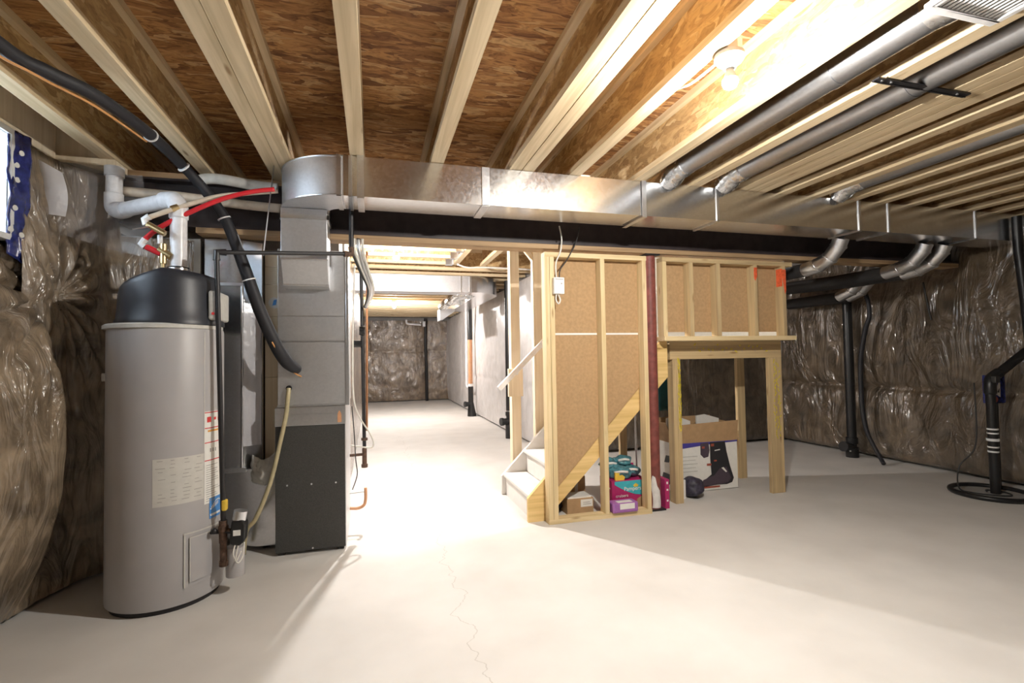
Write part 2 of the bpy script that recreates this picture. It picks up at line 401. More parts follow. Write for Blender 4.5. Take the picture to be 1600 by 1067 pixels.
def back_pillows(x, z, k):
    d = .05*abs(math.sin(PI*(z-.85)/1.5))**.6*(1 if z > .05 else .3)
    d += .03*nz(x*1.6, z*1.2, k)+.012*nz(x*6, z*3, k+3)
    return d
tag(ob('insulation_blanket', MB().grid(lambda u, v: (2.3+3.6*u, 6.18-.05-back_pillows(2.3+3.6*u, .03+2.35*v, 7), .03+2.35*v), 70, 50), INS_SHADE, smooth=True), 'shade-darkened brown insulation blanket on the back wall behind the stair landing', 'insulation')
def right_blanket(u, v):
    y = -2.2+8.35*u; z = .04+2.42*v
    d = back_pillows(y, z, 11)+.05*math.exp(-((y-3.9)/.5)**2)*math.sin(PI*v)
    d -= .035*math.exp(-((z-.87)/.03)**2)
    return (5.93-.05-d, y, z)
tag(ob('insulation_blanket', MB().grid(right_blanket, 140, 70), INS_SHADE, smooth=True), 'brown insulation blanket under wrinkled poly along the right wall', 'insulation')
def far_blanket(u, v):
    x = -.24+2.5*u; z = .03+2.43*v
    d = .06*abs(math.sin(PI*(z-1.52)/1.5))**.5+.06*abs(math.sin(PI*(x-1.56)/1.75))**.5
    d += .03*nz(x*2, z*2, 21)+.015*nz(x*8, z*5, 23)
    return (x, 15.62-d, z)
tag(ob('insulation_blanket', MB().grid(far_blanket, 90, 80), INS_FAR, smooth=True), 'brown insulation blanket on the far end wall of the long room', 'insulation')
def far_right_blanket(u, v):
    y = 6.22+9.3*u; z = .03+2.46*v
    d = .05*abs(math.sin(PI*(y-6.5)/1.25))**.5*math.sin(PI*v)**.5+.03*nz(y*1.3, z*1.5, 31)+.008*nz(y*6, z*5, 33)
    d -= .02*math.exp(-((z-.86)/.03)**2)
    return (2.28-.03-d, y, z)
tag(ob('insulation_blanket', MB().grid(far_right_blanket, 160, 50), INS_LT, smooth=True), 'pale poly-faced insulation blanket along the right side of the long far room', 'insulation')
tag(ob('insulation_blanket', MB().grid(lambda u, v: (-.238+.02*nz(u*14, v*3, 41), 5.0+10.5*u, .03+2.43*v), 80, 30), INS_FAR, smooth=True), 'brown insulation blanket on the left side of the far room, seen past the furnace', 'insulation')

# blue wrap beside the window, scrap, poly flap
def bluewrap(u, v):
    z = 1.86+.64*v; y = 3.06+.13*u
    return (-1.752+.012*nz(y*20, z*9, 3)+.02*(u-.5)+.006*nz(y*40, z*30, 2), y+.012*nz(z*6, 1, 4), z-.05*u*(1-v))
bw = thing('house_wrap', 'strip of blue dotted house wrap hanging beside the window', 'wrap', (-1.75, 3.12, 1.86))
ch(bw, 'wrap_sheet', MB().grid(bluewrap, 14, 40), WRAPBLUE, smooth=True, solid=.004)
for (y, z) in ((3.13, 2.40), (3.12, 2.26), (3.10, 2.11), (3.075, 2.42), (3.075, 1.99), (3.13, 1.99), (3.11, 2.33)):
    u, v = (y-3.06)/.13, (z-1.86)/.64; c = V(bluewrap(u, v))
    ch(bw, 'printed_dot', MB().cyl(c+V((.004, -.001, 0)), c+V((.0075, -.002, 0)), .014, n=14), PAPER)
tag(ob('house_wrap', MB().grid(lambda u, v: (-1.642+.05*nz(u*4, v*4, 6)*.5+.02*v, 2.50+.24*u+.03*nz(v*6, 2), 1.26+.22*v+.05*nz(u*7, 5)), 16, 16), WRAPBLUE, smooth=True, solid=.004), 'torn scrap of dark blue house wrap on the left insulation', 'wrap')
def flap(u, v):
    x = -1.86+.47*u+.07*v*u; z = 2.48-.10*v-.40*v*(.75+.5*u)*(1-.15*u)
    s_ = min(1, max(0, (u-.35)/.3)); y = 3.44+.165*s_*s_*(3-2*s_)+(.03*math.sin(u*5)-.08*v*math.sin(PI*u))*(1-s_)+.012*nz(u*3, v*3, 8)
    return (x, y, z)
fl = thing('poly_flap', 'loose translucent poly sheet hanging off the sill board above the left corner', 'plastic sheet', (-1.6, 3.45, 2.0))
ch(fl, 'sheet', MB().grid(flap, 30, 24), POLY2, smooth=True)
ch(fl, 'folded_corner', MB().grid(lambda u, v: (-1.82+.155*u+.02*math.sin(v*3), 3.34-.05*math.sin(PI*u)+.03*v-.02*u, 2.46-.33*v-.09*u*(1-v)), 14, 20), POLY, smooth=True)
sb = thing('sill_plate', 'pale sill board and blocking above the left corner beside the window', 'board', (-1.72, 3.6, 2.494))
ch(sb, 'plate', MB().box(-1.92, -1.50, 3.52, 3.68, 2.497, 2.537), pale_z); ch(sb, 'blocking', MB().box(-1.92, -1.585, 3.56, 3.60, 2.538, 2.838), pale_z)

# ================================================================== JOISTS
ORD = ['first', 'second', 'third', 'fourth', 'fifth', 'sixth', 'seventh', 'eighth', 'ninth', 'tenth', 'eleventh', 'twelfth', 'thirteenth', 'fourteenth', 'fifteenth', 'sixteenth', 'seventeenth', 'eighteenth', 'nineteenth', 'twentieth', 'twenty-first', 'twenty-second', 'twenty-third', 'twenty-fourth', 'twenty-fifth', 'twenty-sixth', 'twenty-seventh', 'twenty-eighth']
LX = [-1.580, -1.090, -.648, -.564, -.127, .362, .879, .966, 1.305, 1.796, 2.265, 2.677, 2.766, 2.855, 3.065, 3.390, 3.765, 4.085, 4.420, 4.760, 5.120, 5.450, 5.790]
NOTE = {2: ', doubled', 3: ', doubled', 6: ', doubled', 7: ', doubled'}
j0 = thing('floor_joist', 'x', 'joist', (0, 0, H), 'I-joists over the near room')
ya, yb = -2.2, 4.88
for nm, mb, mt in (('bottom_flange', MB().box(0, .081, ya, yb, H, H+.038), lum_y), ('web', MB().box(.035, .046, ya, yb, H+.038, HT-.038), OSB_W), ('top_flange', MB().box(0, .081, ya, yb, HT-.038, HT-.001), lum_y)):
    ch(j0, nm, mb, mt)
for i, x in enumerate(LX):
    lab = 'wooden I-joist over the near room, %s counting from the left wall%s' % (ORD[i], NOTE.get(i, ''))
    if i == 0: j0.location.x = x; j0['label'] = lab
    elif x < -.3: copy_thing(j0, (x, 0, H), lab)
    elif x < 0:
        j1 = thing('floor_joist', lab, 'joist', (x, 0, H), 'I-joists over the near room'); yb = 3.86
        for nm, mb, mt in (('bottom_flange', MB().box(x, x+.081, ya, yb, H, H+.038), lum_y), ('web', MB().box(x+.035, x+.046, ya, yb, H+.038, HT-.038), OSB_W), ('top_flange', MB().box(x, x+.081, ya, yb, HT-.038, HT-.001), lum_y)):
            ch(j1, nm, mb, mt)
        xj = x
    else: copy_thing(j1, (x, 0, H), lab)
# far room: crosswise
fy = [4.02+.42*k for k in range(27)]
xr = lambda y: 1.03 if y < 6.6 else 2.30
def far_joist(xe):
    r = thing('floor_joist', 'x', 'joist', (0, 0, H), 'crosswise I-joists over the far room')
    xa = -.26
    ch(r, 'bottom_flange', MB().box(xa, xe, 0, .064, H, H+.038), lum_x); ch(r, 'web', MB().box(xa, xe, .027, .037, H+.038, HT-.038), OSB_W); ch(r, 'top_flange', MB().box(xa, xe, 0, .064, HT-.038, HT-.001), lum_x)
    return r
fs = fl_ = None
for i, y in enumerate(fy):
    lab = 'crosswise I-joist over the far room, %s one beyond the steel beam' % ORD[i]
    if y < 6.6:
        if fs is None: fs = far_joist(1.02); fs.location.y = y; fs['label'] = lab
        else: copy_thing(fs, (0, y, H), lab)
    else:
        if fl_ is None: fl_ = far_joist(2.30); fl_.location.y = y; fl_['label'] = lab
        else: copy_thing(fl_, (0, y, H), lab)
for i, (x, lab) in enumerate(((1.035, 'short trimmer I-joist with metal hangers left of the stair opening'), (1.41, 'short trimmer I-joist nearer the stair posts, right of its twin'))):
    t = thing('trimmer_joist', lab, 'joist', (x, 5.2, H), 'trimmer joists at the stair opening')
    ch(t, 'bottom_flange', MB().box(x, x+.07, 3.88, 6.58, H, H+.038), lum_y); ch(t, 'web', MB().box(x+.03, x+.04, 3.88, 6.58, H+.038, HT-.038), OSB_W); ch(t, 'top_flange', MB().box(x, x+.07, 3.88, 6.58, HT-.038, HT-.001), lum_y)
    if i == 0:
        for y in fy:
            if 5 < y < 6.6:
                ch(t, 'joist_hanger', MB().box(x-.10, x-.003, y-.004, y+.068, H-.004, H-.001).box(x-.10, x-.003, y-.006, y-.002, H, H+.16).box(x-.004, x-.001, y-.04, y+.10, H, H+.2), GALV)

# ================================================================== BEAM, COLUMN
b = thing('steel_beam', 'dark steel beam spanning the room behind the duct', 'beam', (2.2, 3.77, 2.155))
ch(b, 'web', MB().box(-1.555, 5.87, 3.764, 3.776, 2.204, 2.488), STEEL)
ch(b, 'bottom_flange', MB().box(-1.555, 5.87, 3.69, 3.85, 2.190, 2.204), STEEL); ch(b, 'top_flange', MB().box(-1.555, 5.87, 3.69, 3.85, 2.488, 2.502), STEEL)
ch(b, 'wooden_plate', MB().box(-1.12, 5.87, 3.695, 3.845, 2.153, 2.190), beamwood); ch(b, 'top_nailer', MB().box(-1.555, 5.87, 3.695, 3.845, 2.502, 2.5395), beamwood)
c = thing('steel_column', 'red round steel column standing under the beam beside the stair wall', 'column', (2.283, 3.765, 0))
ch(c, 'shaft', MB().cyl((2.283, 3.765, .012), (2.283, 3.765, 2.14), .05, n=32), REDST, smooth=40)
ch(c, 'base_plate', MB().box(2.215, 2.35, 3.70, 3.83, 0, .012), IRON); ch(c, 'cap_plate', MB().box(2.215, 2.35, 3.70, 3.83, 2.14, 2.153), IRON)
def smear(u, v):
    a = -PI/2-.2+1.5*(u-.5)+.12*math.sin(v*6); z = .02+v*(.21+.06*math.sin(u*5+.5)+.008*math.sin(u*19))
    return (2.283+.0515*math.cos(a), 3.765+.0515*math.sin(a), z)
ch(c, 'paint_smear', MB().grid(smear, 14, 16), WPAINT, smooth=True)

# ================================================================== STAIR WALL
YW = 3.66
sw = thing('stud_wall', 'pale stud wall with brown board backing beside the stairs', 'stud wall', (1.75, 3.7, 0))
ch(sw, 'bottom_plate', MB().box(1.30, 2.195, YW, 3.749, 0, .038), stud_x, bevel=.002)
ch(sw, 'top_plate', MB().box(1.30, 2.195, YW, 3.749, 2.082, 2.12), stud_x, bevel=.002)
for x in (1.30, 1.340, 1.775, 2.153):
    ch(sw, 'stud', MB().box(x, x+.038, YW, 3.749, .038, 2.082), stud_z, bevel=.002)
ch(sw, 'backing_board', MB().prism([(1.37, .22), (2.19, 1.065), (2.19, 2.09), (1.37, 2.09)], 'y', 3.751, 3.763), BOARD)
ch(sw, 'joint_strip', MB().box(1.378, 2.153, 3.7485, 3.7512, 1.470, 1.486), PAPER)

# ================================================================== STAIRS
st = thing('staircase', 'white painted stairs rising to the right behind the stud wall', 'stairs', (1.7, 4.2, 0))
sl = .2057/.205
def zt(x): return .325+sl*(x-1.293)
ch(st, 'stringer', MB().prism([(1.163, 0), (1.163, .186), (2.44, zt(2.44)), (2.44, zt(2.44)-.37), (1.30, 0)], 'y', 3.766, 3.80), strg)['label'] = 'bare pine stringer'
ch(st, 'stringer', MB().prism([(1.165, 0), (1.165, .175), (2.44, .175+sl*1.275), (2.44, .175+sl*1.275-.40), (1.33, 0)], 'y', 4.60, 4.64), STAIRW, bevel=.003)['label'] = 'white painted stringer'
for k in range(6):
    xa = 1.205+.205*k; z = .2057*(k+1)
    ch(st, 'tread', MB().box(xa-.028, xa+.205, 3.802, 4.598, z-.032, z), STAIRW, bevel=.008)
    ch(st, 'riser', MB().box(xa, xa+.018, 3.802, 4.598, z-.2057, z-.034), STAIRW)
ch(st, 'riser', MB().box(1.205+.205*6, 1.223+.205*6, 3.802, 4.598, .2057*6, 1.41), STAIRW)
np_ = thing('newel_post', 'pale timber post with a square block at the stair foot', 'post', (1.35, 4.73, 0))
ch(np_, 'shaft', MB().box(1.302, 1.395, 4.69, 4.78, 0, 2.54), pale_z, bevel=.003)
ch(np_, 'square_block', MB().box(1.262, 1.408, 4.655, 4.689, .915, 1.185), pale_z, bevel=.003)
tag(ob('stair_post', MB().box(1.545, 1.65, 4.69, 4.78, 0, 2.54), pale_z, bevel=.003), 'second pale timber post on the far side of the stairs, against the stud wall edge', 'post')
tag(ob('diagonal_brace', MB().bar((1.40, 4.735, 2.47), (1.56, 4.735, 2.27), .038, .06, (0, 1, 0)), pale_z), 'short sloping brace between the two pale stair posts', 'brace')
hr = thing('handrail', 'white handrail sloping up the far side of the stairs', 'handrail', (1.35, 4.56, 1.0))
ch(hr, 'rail', MB().bar((1.142, 4.57, 1.00), (2.5, 4.57, 2.32), .038, .05), WHITE, bevel=.006)
for x in (1.335, 1.60):
    z = 1.0+(x-1.142)*.972
    ch(hr, 'bracket', MB().tube([(x, 4.654 if x < 1.5 else 4.689, z-.055), (x, 4.60, z-.055), (x, 4.573, z-.028)], .007, 8), GALV)

# ================================================================== LANDING
YL = 3.82
lw = thing('landing_wall', 'short stud wall with brown board standing on the landing ledge', 'stud wall', (3.0, 3.7, 1.45))
ch(lw, 'ledge_plate', MB().box(2.345, 3.70, 3.645, 3.80, 1.413, 1.451), stud_x, bevel=.002)
ch(lw, 'top_plate', MB().box(2.345, 3.69, YW, 3.749, 2.082, 2.12), weath_x, bevel=.002)
for x, w_ in ((2.345, 0), (2.605, 0), (2.878, 0), (3.265, 0), (3.575, 0)):
    s_ = ch(lw, 'stud', MB().box(x, x+.038, YW, 3.749, 1.4515, 2.082), weath_z if x > 2.4 else stud_z, bevel=.002)
    if x > 3.5: ch(s_, 'orange_paint_mark', MB().prism([(3.574, 2.05), (3.614, 2.05), (3.6135, 1.86), (3.60, 1.83), (3.588, 1.90), (3.574, 1.99)], 'y', YW-.002, YW-.0005).box(3.5735, 3.5745, YW, 3.73, 1.90, 2.06), ORPAINT)
    if 3.2 < x < 3.3: ch(s_, 'orange_paint_mark', MB().prism([(3.267, 2.06), (3.301, 2.06), (3.30, 1.98), (3.28, 1.94), (3.267, 1.97)], 'y', YW-.002, YW-.0005), ORPAINT)
ch(lw, 'backing_board', MB().box(2.36, 3.60, 3.751, 3.763, 1.492, 2.09), BOARD)
lp = thing('landing_platform', 'rough timber landing frame standing on legs under the short wall', 'landing', (3.0, 4.1, 0))
ch(lp, 'deck', MB().box(2.46, 3.74, 3.802, 4.64, 1.415, 1.46), STAIRW)
ch(lp, 'header', MB().box(2.50, 3.69, YL, 3.858, 1.255, 1.413), weath_x, bevel=.002)
scr = MB(); scr2 = MB()
random.seed(5)
for k in range(34):
    x = 2.72+.024*k; z = 1.345+.02*math.sin(k*1.3)+random.uniform(-.012, .012)
    (scr if k % 2 else scr2).bar((x, YL-.001, z), (x+random.uniform(.006, .024), YL-.001, z+random.uniform(-.02, .022)), .009 if k % 2 else .004, .0012, (0, 1, 0))
ch(lp, 'yellow_scrawl', scr, YEPAINT); ch(lp, 'pencil_scrawl', scr2, GREYINK)
ch(lp, 'header', MB().box(2.50, 3.74, 4.56, 4.60, 1.255, 1.413), weath_x); 
lg = ch(lp, 'leg', MB().box(2.525, 2.563, YL, YL+.089, 0, 1.255).box(2.565, 2.603, YL, YL+.089, 0, 1.255), weath_z, bevel=.002)
ym = MB()
for k in range(60):
    x = 2.588+.010*math.sin(k*2.3); z = .62+.0105*k
    ym.bar((x, YL-.0008, z), (min(2.601, x+random.uniform(-.012, .012)), YL-.0008, z+random.uniform(.02, .05)), .006, .001, (0, 1, 0))
ch(lg, 'yellow_marks', ym, YEPAINT)
lg = ch(lp, 'leg', MB().box(3.545, 3.69, YL, YL+.04, 0, 1.255), weath_z, bevel=.002)
ym = MB()
for k in range(40):
    x = 3.625+.03*math.sin(k*1.9); z = .50+.018*k
    ym.bar((x, YL-.0008, z), (x+random.uniform(-.025, .025), YL-.0008, z+random.uniform(.02, .05)), .008, .001, (0, 1, 0))
ch(lg, 'yellow_marks', ym, YEPAINT)
ch(lp, 'leg', MB().box(3.66, 3.75, 4.38, 4.42, 0, 1.413), weath_z, bevel=.002)
ch(lp, 'leg', MB().box(2.375, 2.45, 4.53, 4.57, 0, 1.255), weath_z, bevel=.002)
# ================================================================== DUCT
d = thing('supply_duct', 'long shiny rectangular supply duct with a rounded left end under the joists', 'duct', (2.8, 3.27, 2.29))
YF, YB, ZB, ZT = 3.13, 3.412, 2.290, 2.536
ch(d, 'duct_body', MB().box(-.165, 5.86, YF, YB, ZB, ZT), GALV_D)
cc = (-.165, 3.53); ro, ri = .40, .118
out = [(cc[0]-ro*math.sin(t), cc[1]-ro*math.cos(t)) for t in [PI/2*k/20 for k in range(21)]]
inn = [(cc[0]-ri*math.sin(t), cc[1]-ri*math.cos(t)) for t in [PI/2*k/10 for k in range(11)]][::-1]
el = ch(d, 'elbow', MB().prism(out+[(cc[0]-ro, 3.675), (cc[0]-ri, 3.675)]+inn, 'z', ZB, ZT), GALV_E, smooth=30)
ch(el, 'edge_seam', MB().tube([(x, y, ZT-.006) for x, y in out], .005, 6).tube([(x, y, ZB+.004) for x, y in out], .005, 6), GALV)
for x, w_ in ((-.205, .028), (-.135, .02), (.69, .05), (2.475, .02), (3.842, .022), (4.16, .02), (5.184, .016)):
    ch(d, 'drive_cleat', MB().box(x, x+w_, YF-.008, YF-.0005, ZB-.006, ZT).box(x, x+w_, YF-.008, YB+.006, ZB-.008, ZB-.001), GALV)
for x, w_ in ((-.085, .04), (1.85, .034)):
    ch(d, 'hanger_strap', MB().box(x, x+w_, YF-.011, YF-.009, ZB-.012, 2.60 if x > 1 else 2.585).box(x, x+w_, YF-.011, YB+.01, ZB-.013, ZB-.011), GALV)
for i, (x, lab) in enumerate(((3.90, 'silver elbow pipe dropping from the duct nearest the landing wall'), (4.88, 'left silver elbow pipe of the pair under the duct near the right wall'), (5.12, 'right silver elbow pipe of the pair under the duct near the right wall'))):
    t = thing('elbow_pipe', lab, 'duct pipe', (x, 3.5, 2.2), 'take-off elbows under the duct')
    r = .064
    P = [(x, 3.34, 2.278), (x, 3.37, 2.215), (x, 3.46, 2.13), (x, 3.58, 2.085), (x, 3.72, 2.068)]
    ch(t, 'elbow', MB().tube(P, r, 20), GALV, smooth=20)
    for q, p in zip(P[1:-1], P[:-2]):
        dd = (V(q)-V(p)).normalized(); ch(t, 'ring_seam', MB().cyl(V(q)-dd*.008, V(q)+dd*.008, r+.005, n=24), GALV, smooth=30)
    ch(t, 'shaded_run', MB().tube([(x, 3.715, 2.068), (x, 4.3, 2.068), (x, 5.6, 2.12)], .062, 20), SHADE_PIPE, smooth=30)  # straight run behind the elbow, its shade put into the colour
for i, (x, lab) in enumerate(((5.42, 'left silver elbow pipe above the black stack on the right wall'), (5.57, 'right silver elbow pipe above the black stack on the right wall'))):
    t = thing('elbow_pipe', lab, 'duct pipe', (x, 4.5, 2.1), 'elbows above the black stack')
    P = [(x, 4.35, 2.84), (x, 4.36, 2.26), (x, 4.42, 2.12), (x, 4.54, 2.01), (x, 4.70, 1.955), (x, 5.6, 1.955)]
    ch(t, 'elbow', MB().tube(P[:5], .062, 20), GALV, smooth=20); ch(t, 'shaded_run', MB().tube(P[4:], .060, 20), SHADE_PIPE, smooth=30)  # run past the elbow is coloured near-black for shade
    for q, p in zip(P[2:4], P[1:3]):
        dd = (V(q)-V(p)).normalized(); ch(t, 'ring_seam', MB().cyl(V(q)-dd*.008, V(q)+dd*.008, .068, n=24), GALV, smooth=30)
# round pipes between joists
for (x, y1, r, z, lab) in ((2.075, 3.14, .072, 2.60, 'round metal duct between the joists right of the lit bulb, leading to the grille'), (2.53, 3.12, .078, 2.605, 'round metal duct strapped between joists right of the white grille'), (3.625, 3.13, .07, 2.615, 'thin dim round duct between joists toward the right wall')):
    t = thing('round_duct', lab, 'duct pipe', (x, 2, z), 'round ducts between the joists')
    y0 = 1.33 if x < 2.2 else -2.1
    ch(t, 'pipe', MB().cyl((x, y0, z), (x, y1-.22, z), r, n=28), RPIPE, smooth=30)
    ch(t, 'boot', MB().tube([(x, y1-.24, z), (x, y1-.12, z-.004), (x, y1-.06, z-.03), (x, y1-.0, 2.543)], [r+.004, r+.006, r+.008, r-.008], 20), FOIL, smooth=25)
    ch(t, 'joint_collar', MB().cyl((x, 1.75, z), (x, 1.80, z), r+.004, n=28), RPIPE, smooth=30)
gr = thing('floor_grille', 'white slotted return air grille between joists at the top right', 'grille', (2.07, 1.16, 2.51))
fr = ch(gr, 'grille_frame', MB().box(1.90, 2.235, 1.245, 1.272, 2.505, 2.53).box(1.90, 2.235, .86, .90, 2.505, 2.53).box(1.90, 1.92, .90, 1.245, 2.505, 2.53).box(2.215, 2.235, .90, 1.245, 2.505, 2.53), WHITE, bevel=.003)
gs = MB()
for k in range(14): gs.bar((1.936+.0205*k, .90, 2.515), (1.936+.0205*k, 1.246, 2.515), .0085, .005, (.3, 0, 1))
ch(gr, 'louvre_slats', gs, WHITE)
ch(gr, 'boot_box', MB().box(1.925, 1.928, .88, 1.26, 2.531, 2.70).box(2.205, 2.208, .88, 1.26, 2.531, 2.70).box(1.925, 2.208, .88, .883, 2.531, 2.70).box(1.925, 2.208, 1.257, 1.26, 2.531, 2.70).box(1.925, 2.208, .88, 1.26, 2.70, 2.703), GALV_M)
ch(gr, 'boot_collar', MB().tube([(2.075, 1.26, 2.60), (2.075, 1.36, 2.60)], [.085, .074], 20), FOIL, smooth=25)
br = thing('joist_strap', 'dark perforated metal strap nailed under the joists across the round duct', 'strap', (2.5, 1.69, 2.53))
ch(br, 'strap', MB().box(2.21, 2.79, 1.675, 1.712, 2.531, 2.538).bar((2.21, 1.70, 2.530), (2.79, 1.70, 2.530), .004, .006), IRON)
ch(br, 'nail_heads', MB().cyl((2.245, 1.69, 2.531), (2.245, 1.69, 2.527), .006, n=10).cyl((2.30, 1.69, 2.531), (2.30, 1.69, 2.527), .006, n=10).cyl((2.72, 1.69, 2.531), (2.72, 1.69, 2.527), .006, n=10), GALV)

# ================================================================== LAMPS
def lamp(x, y, z, lab, bm_, cable, zc):
    t = thing('lamp_holder', lab, 'lamp', (x, y, z), 'bare ceiling bulbs')
    ch(t, 'base', MB().lathe([(.058, zc-.002), (.06, zc-.02), (.05, zc-.035), (.03, zc-.05), (.024, zc-.062)], (x, y), 32), WHITE, smooth=30)
    ch(t, 'junction_box', MB().cyl((x, y, zc), (x, y, zc+.05), .05, n=8), GALV)
    ch(t, 'mounting_bar', MB().box(cable[0], cable[1], y-.012, y+.012, zc+.05, zc+.058), GALV)
    ch(t, 'bulb_collar', MB().lathe([(.013, z+.058), (.0152, z+.044), (.027, z+.012), (.029, z+.004)], (x, y), 24), WHITE, smooth=True)
    ch(t, 'lit_dome', MB().lathe([(.029, z+.004), (.031, z-.004), (.0295, z-.014), (.024, z-.024), (.015, z-.031), (.003, z-.034)], (x, y), 24), bm_, smooth=True)
    return t
lt = lamp(1.43, 1.70, 2.425, 'lit bare bulb in a white lampholder between the near joists', BULB, (1.39, 1.47), 2.538)
tag(ob('lamp_cable', MB().tube([(1.43, 1.76, 2.545), (1.41, 1.84, 2.530), (1.40, 1.92, 2.528), (1.395, 2.0, 2.55), (1.40, 2.2, 2.62)], .006, 8, 5), CABLEW, smooth=True), 'white cable looping from the near lampholder to its joist', 'cable')
lamp(.24, 5.28, 2.36, 'lit bare bulb just in front of the far crosswise duct', BULBF, (.16, .32), 2.482)
lamp(.44, 10.8, 2.41, 'lit bare bulb deep in the far room beyond the crosswise duct', BULBF, (.36, .52), 2.52)

# ================================================================== FURNACE
f = thing('furnace', 'tall furnace with speckled black front panel and shiny plenum', 'furnace', (-.41, 4.0, 0))
ch(f, 'cabinet', MB().box(-.635, -.185, 3.652, 4.35, .02, .985), GALV_M, bevel=.004)
fp = ch(f, 'front_panel', MB().box(-.632, -.190, 3.640, 3.652, .022, .857), FURNBLK, bevel=.003)
for x, z in ((-.559, .465), (-.407, .463), (-.251, .461), (-.40, .035)): ch(fp, 'screw', MB().cyl((x, 3.640, z), (x, 3.636, z), .006, n=10), GALV)
for fx in (-.62, -.24):
    for fy_ in (3.66, 4.28): ch(f, 'foot', MB().box(fx, fx+.04, fy_, fy_+.04, 0, .02), IRON)
bd = ch(f, 'burner_band', MB().box(-.635, -.185, 3.636, 3.652, .859, .982), GALV, bevel=.003)
for x in (-.60, -.50, -.37, -.25): ch(bd, 'screw', MB().cyl((x, 3.636, .965), (x, 3.632, .965), .007, n=10), GALV)
ch(bd, 'seam', MB().box(-.632, -.188, 3.628, 3.636, .925, .937), GALV)
ch(bd, 'orange_tag', MB().prism([(-.238, .872), (-.212, .872), (-.213, .93), (-.226, .955), (-.237, .93)], 'y', 3.626, 3.629), COPORANGE)
pl = ch(f, 'plenum', MB().box(-.618, -.178, 3.652, 4.30, .985, 2.06), GALV_M, bevel=.003)
ch(pl, 'seam', MB().box(-.62, -.176, 3.645, 3.652, 1.425, 1.435), GALV); ch(pl, 'seam', MB().box(-.60, -.19, 3.6495, 3.652, 1.60, 1.606), GALV); ch(pl, 'seam', MB().box(-.62, -.176, 3.645, 3.652, .988, 1.0), GALV)
ch(pl, 'corner_flange', MB().box(-.182, -.160, 3.640, 3.665, .985, 2.06), GALV, bevel=.003)
of = ch(f, 'offset_throat', MB().prism([(3.45, 2.288), (3.45, 1.955), (3.545, 1.80), (3.652, 1.785), (3.652, 2.04), (3.672, 2.09), (3.672, 2.288)], 'x', -.565, -.284), GALV_M, bevel=.002)
ch(of, 'collar_lip', MB().box(-.575, -.276, 3.442, 3.45, 2.218, 2.246).box(-.575, -.565, 3.442, 3.672, 2.218, 2.246).box(-.284, -.276, 3.442, 3.672, 2.218, 2.246), GALV)
ch(of, 'gore_seam', MB().tube([(-.568, 3.449, 1.955), (-.281, 3.449, 1.955)], .006, 8).tube([(-.568, 3.545, 1.80), (-.281, 3.545, 1.80)], .006, 8), GALV)
ch(f, 'drain_port', MB().cyl((-.546, 3.652, 1.114), (-.546, 3.628, 1.114), .019, n=20), BLACK, smooth=30)
tag(ob('condensate_hose', MB().tube([(-.546, 3.626, 1.114), (-.548, 3.612, 1.06), (-.562, 3.61, .93), (-.60, 3.605, .74), (-.655, 3.60, .50), (-.74, 3.60, .28), (-.80, 3.62, .20), (-.83, 3.68, .03)], .014, 10, 6), HOSE, smooth=True), 'tan vinyl drain hose sagging down the left of the furnace front', 'hose')

# return duct and boot
rd = thing('return_duct', 'tall shiny return duct standing between the water heater and furnace', 'duct', (-.92, 4.0, 0))
ch(rd, 'riser', MB().prism([(-1.10, 3.80), (-.865, 3.80), (-.755, 3.87), (-.755, 4.30), (-1.10, 4.30)], 'z', .56, 2.14), GALV_R, bevel=.003)
ch(rd, 'flange', MB().box(-1.11, -.86, 3.785, 3.80, 1.82, 1.84).box(-1.11, -.84, 3.785, 3.80, .545, .575), GALV)
ch(rd, 'corner_strip', MB().tube([(-.866, 3.797, .56), (-.866, 3.797, 1.82)], .010, 8), GALV)
bp = [(-1.10, .56)]+[(-1.10+.36*(1-math.cos(t)), .43-.40*math.sin(t)) for t in [PI/2*k/14 for k in range(15)]]+[(-.637, .03), (-.637, .56)]
ch(rd, 'boot', MB().prism(bp, 'y', 3.80, 4.30), GALV_R, smooth=25)
for fy_ in (3.85, 4.2): ch(rd, 'foot', MB().box(-.75, -.70, fy_, fy_+.05, 0, .03), IRON)
def sheet(u, v):
    x = -.855+.10*u; return (x+.01*nz(v*6, u*3, 2), 3.786+.065*u-.012-.010*abs(nz(u*5, v*9, 4)), .72+.92*v)
ch(rd, 'plastic_wrap', MB().grid(sheet, 10, 40), POLY, smooth=True)
tag(ob('wrap_bundle', MB().grid(lambda u, v: (-.80+.16*u+.02*nz(u*4, v*4, 9), 3.79-.05*math.sin(PI*u)*math.sin(PI*v)-.012*nz(u*9, v*9, 2)-.004, .50+.16*v-.06*math.sin(PI*u)+.03*u), 18, 18), LTGREY, smooth=True, solid=.012), 'crumpled grey sleeve sagging from the return duct above its boot', 'sleeve')
wp = thing('filter_frame_board', 'pale boarded panel standing upright between return duct and furnace', 'panel', (-.69, 3.95, .56))
ch(wp, 'boards', MB().box(-.748, -.640, 3.93, 3.96, .565, 1.18).box(-.748, -.640, 3.93, 3.96, 1.183, 1.62).box(-.748, -.640, 3.93, 3.96, 1.623, 1.85).box(-.748, -.640, 3.93, 3.96, 1.853, 1.98).box(-.748, -.640, 3.93, 3.96, 1.983, 2.10), pale_z)
stk = ch(wp, 'sticker', MB().cyl((-.685, 3.93, 1.72), (-.685, 3.928, 1.72), .04, n=20), PAPER)
ch(stk, 'blue_mark', MB().prism([(-.70, 1.70), (-.675, 1.705), (-.67, 1.745), (-.69, 1.74)], 'y', 3.9265, 3.9278), BLUEINK)
ch(wp, 'cleat', MB().box(-.748, -.640, 3.96, 4.0, .0, 2.1), pale_z)

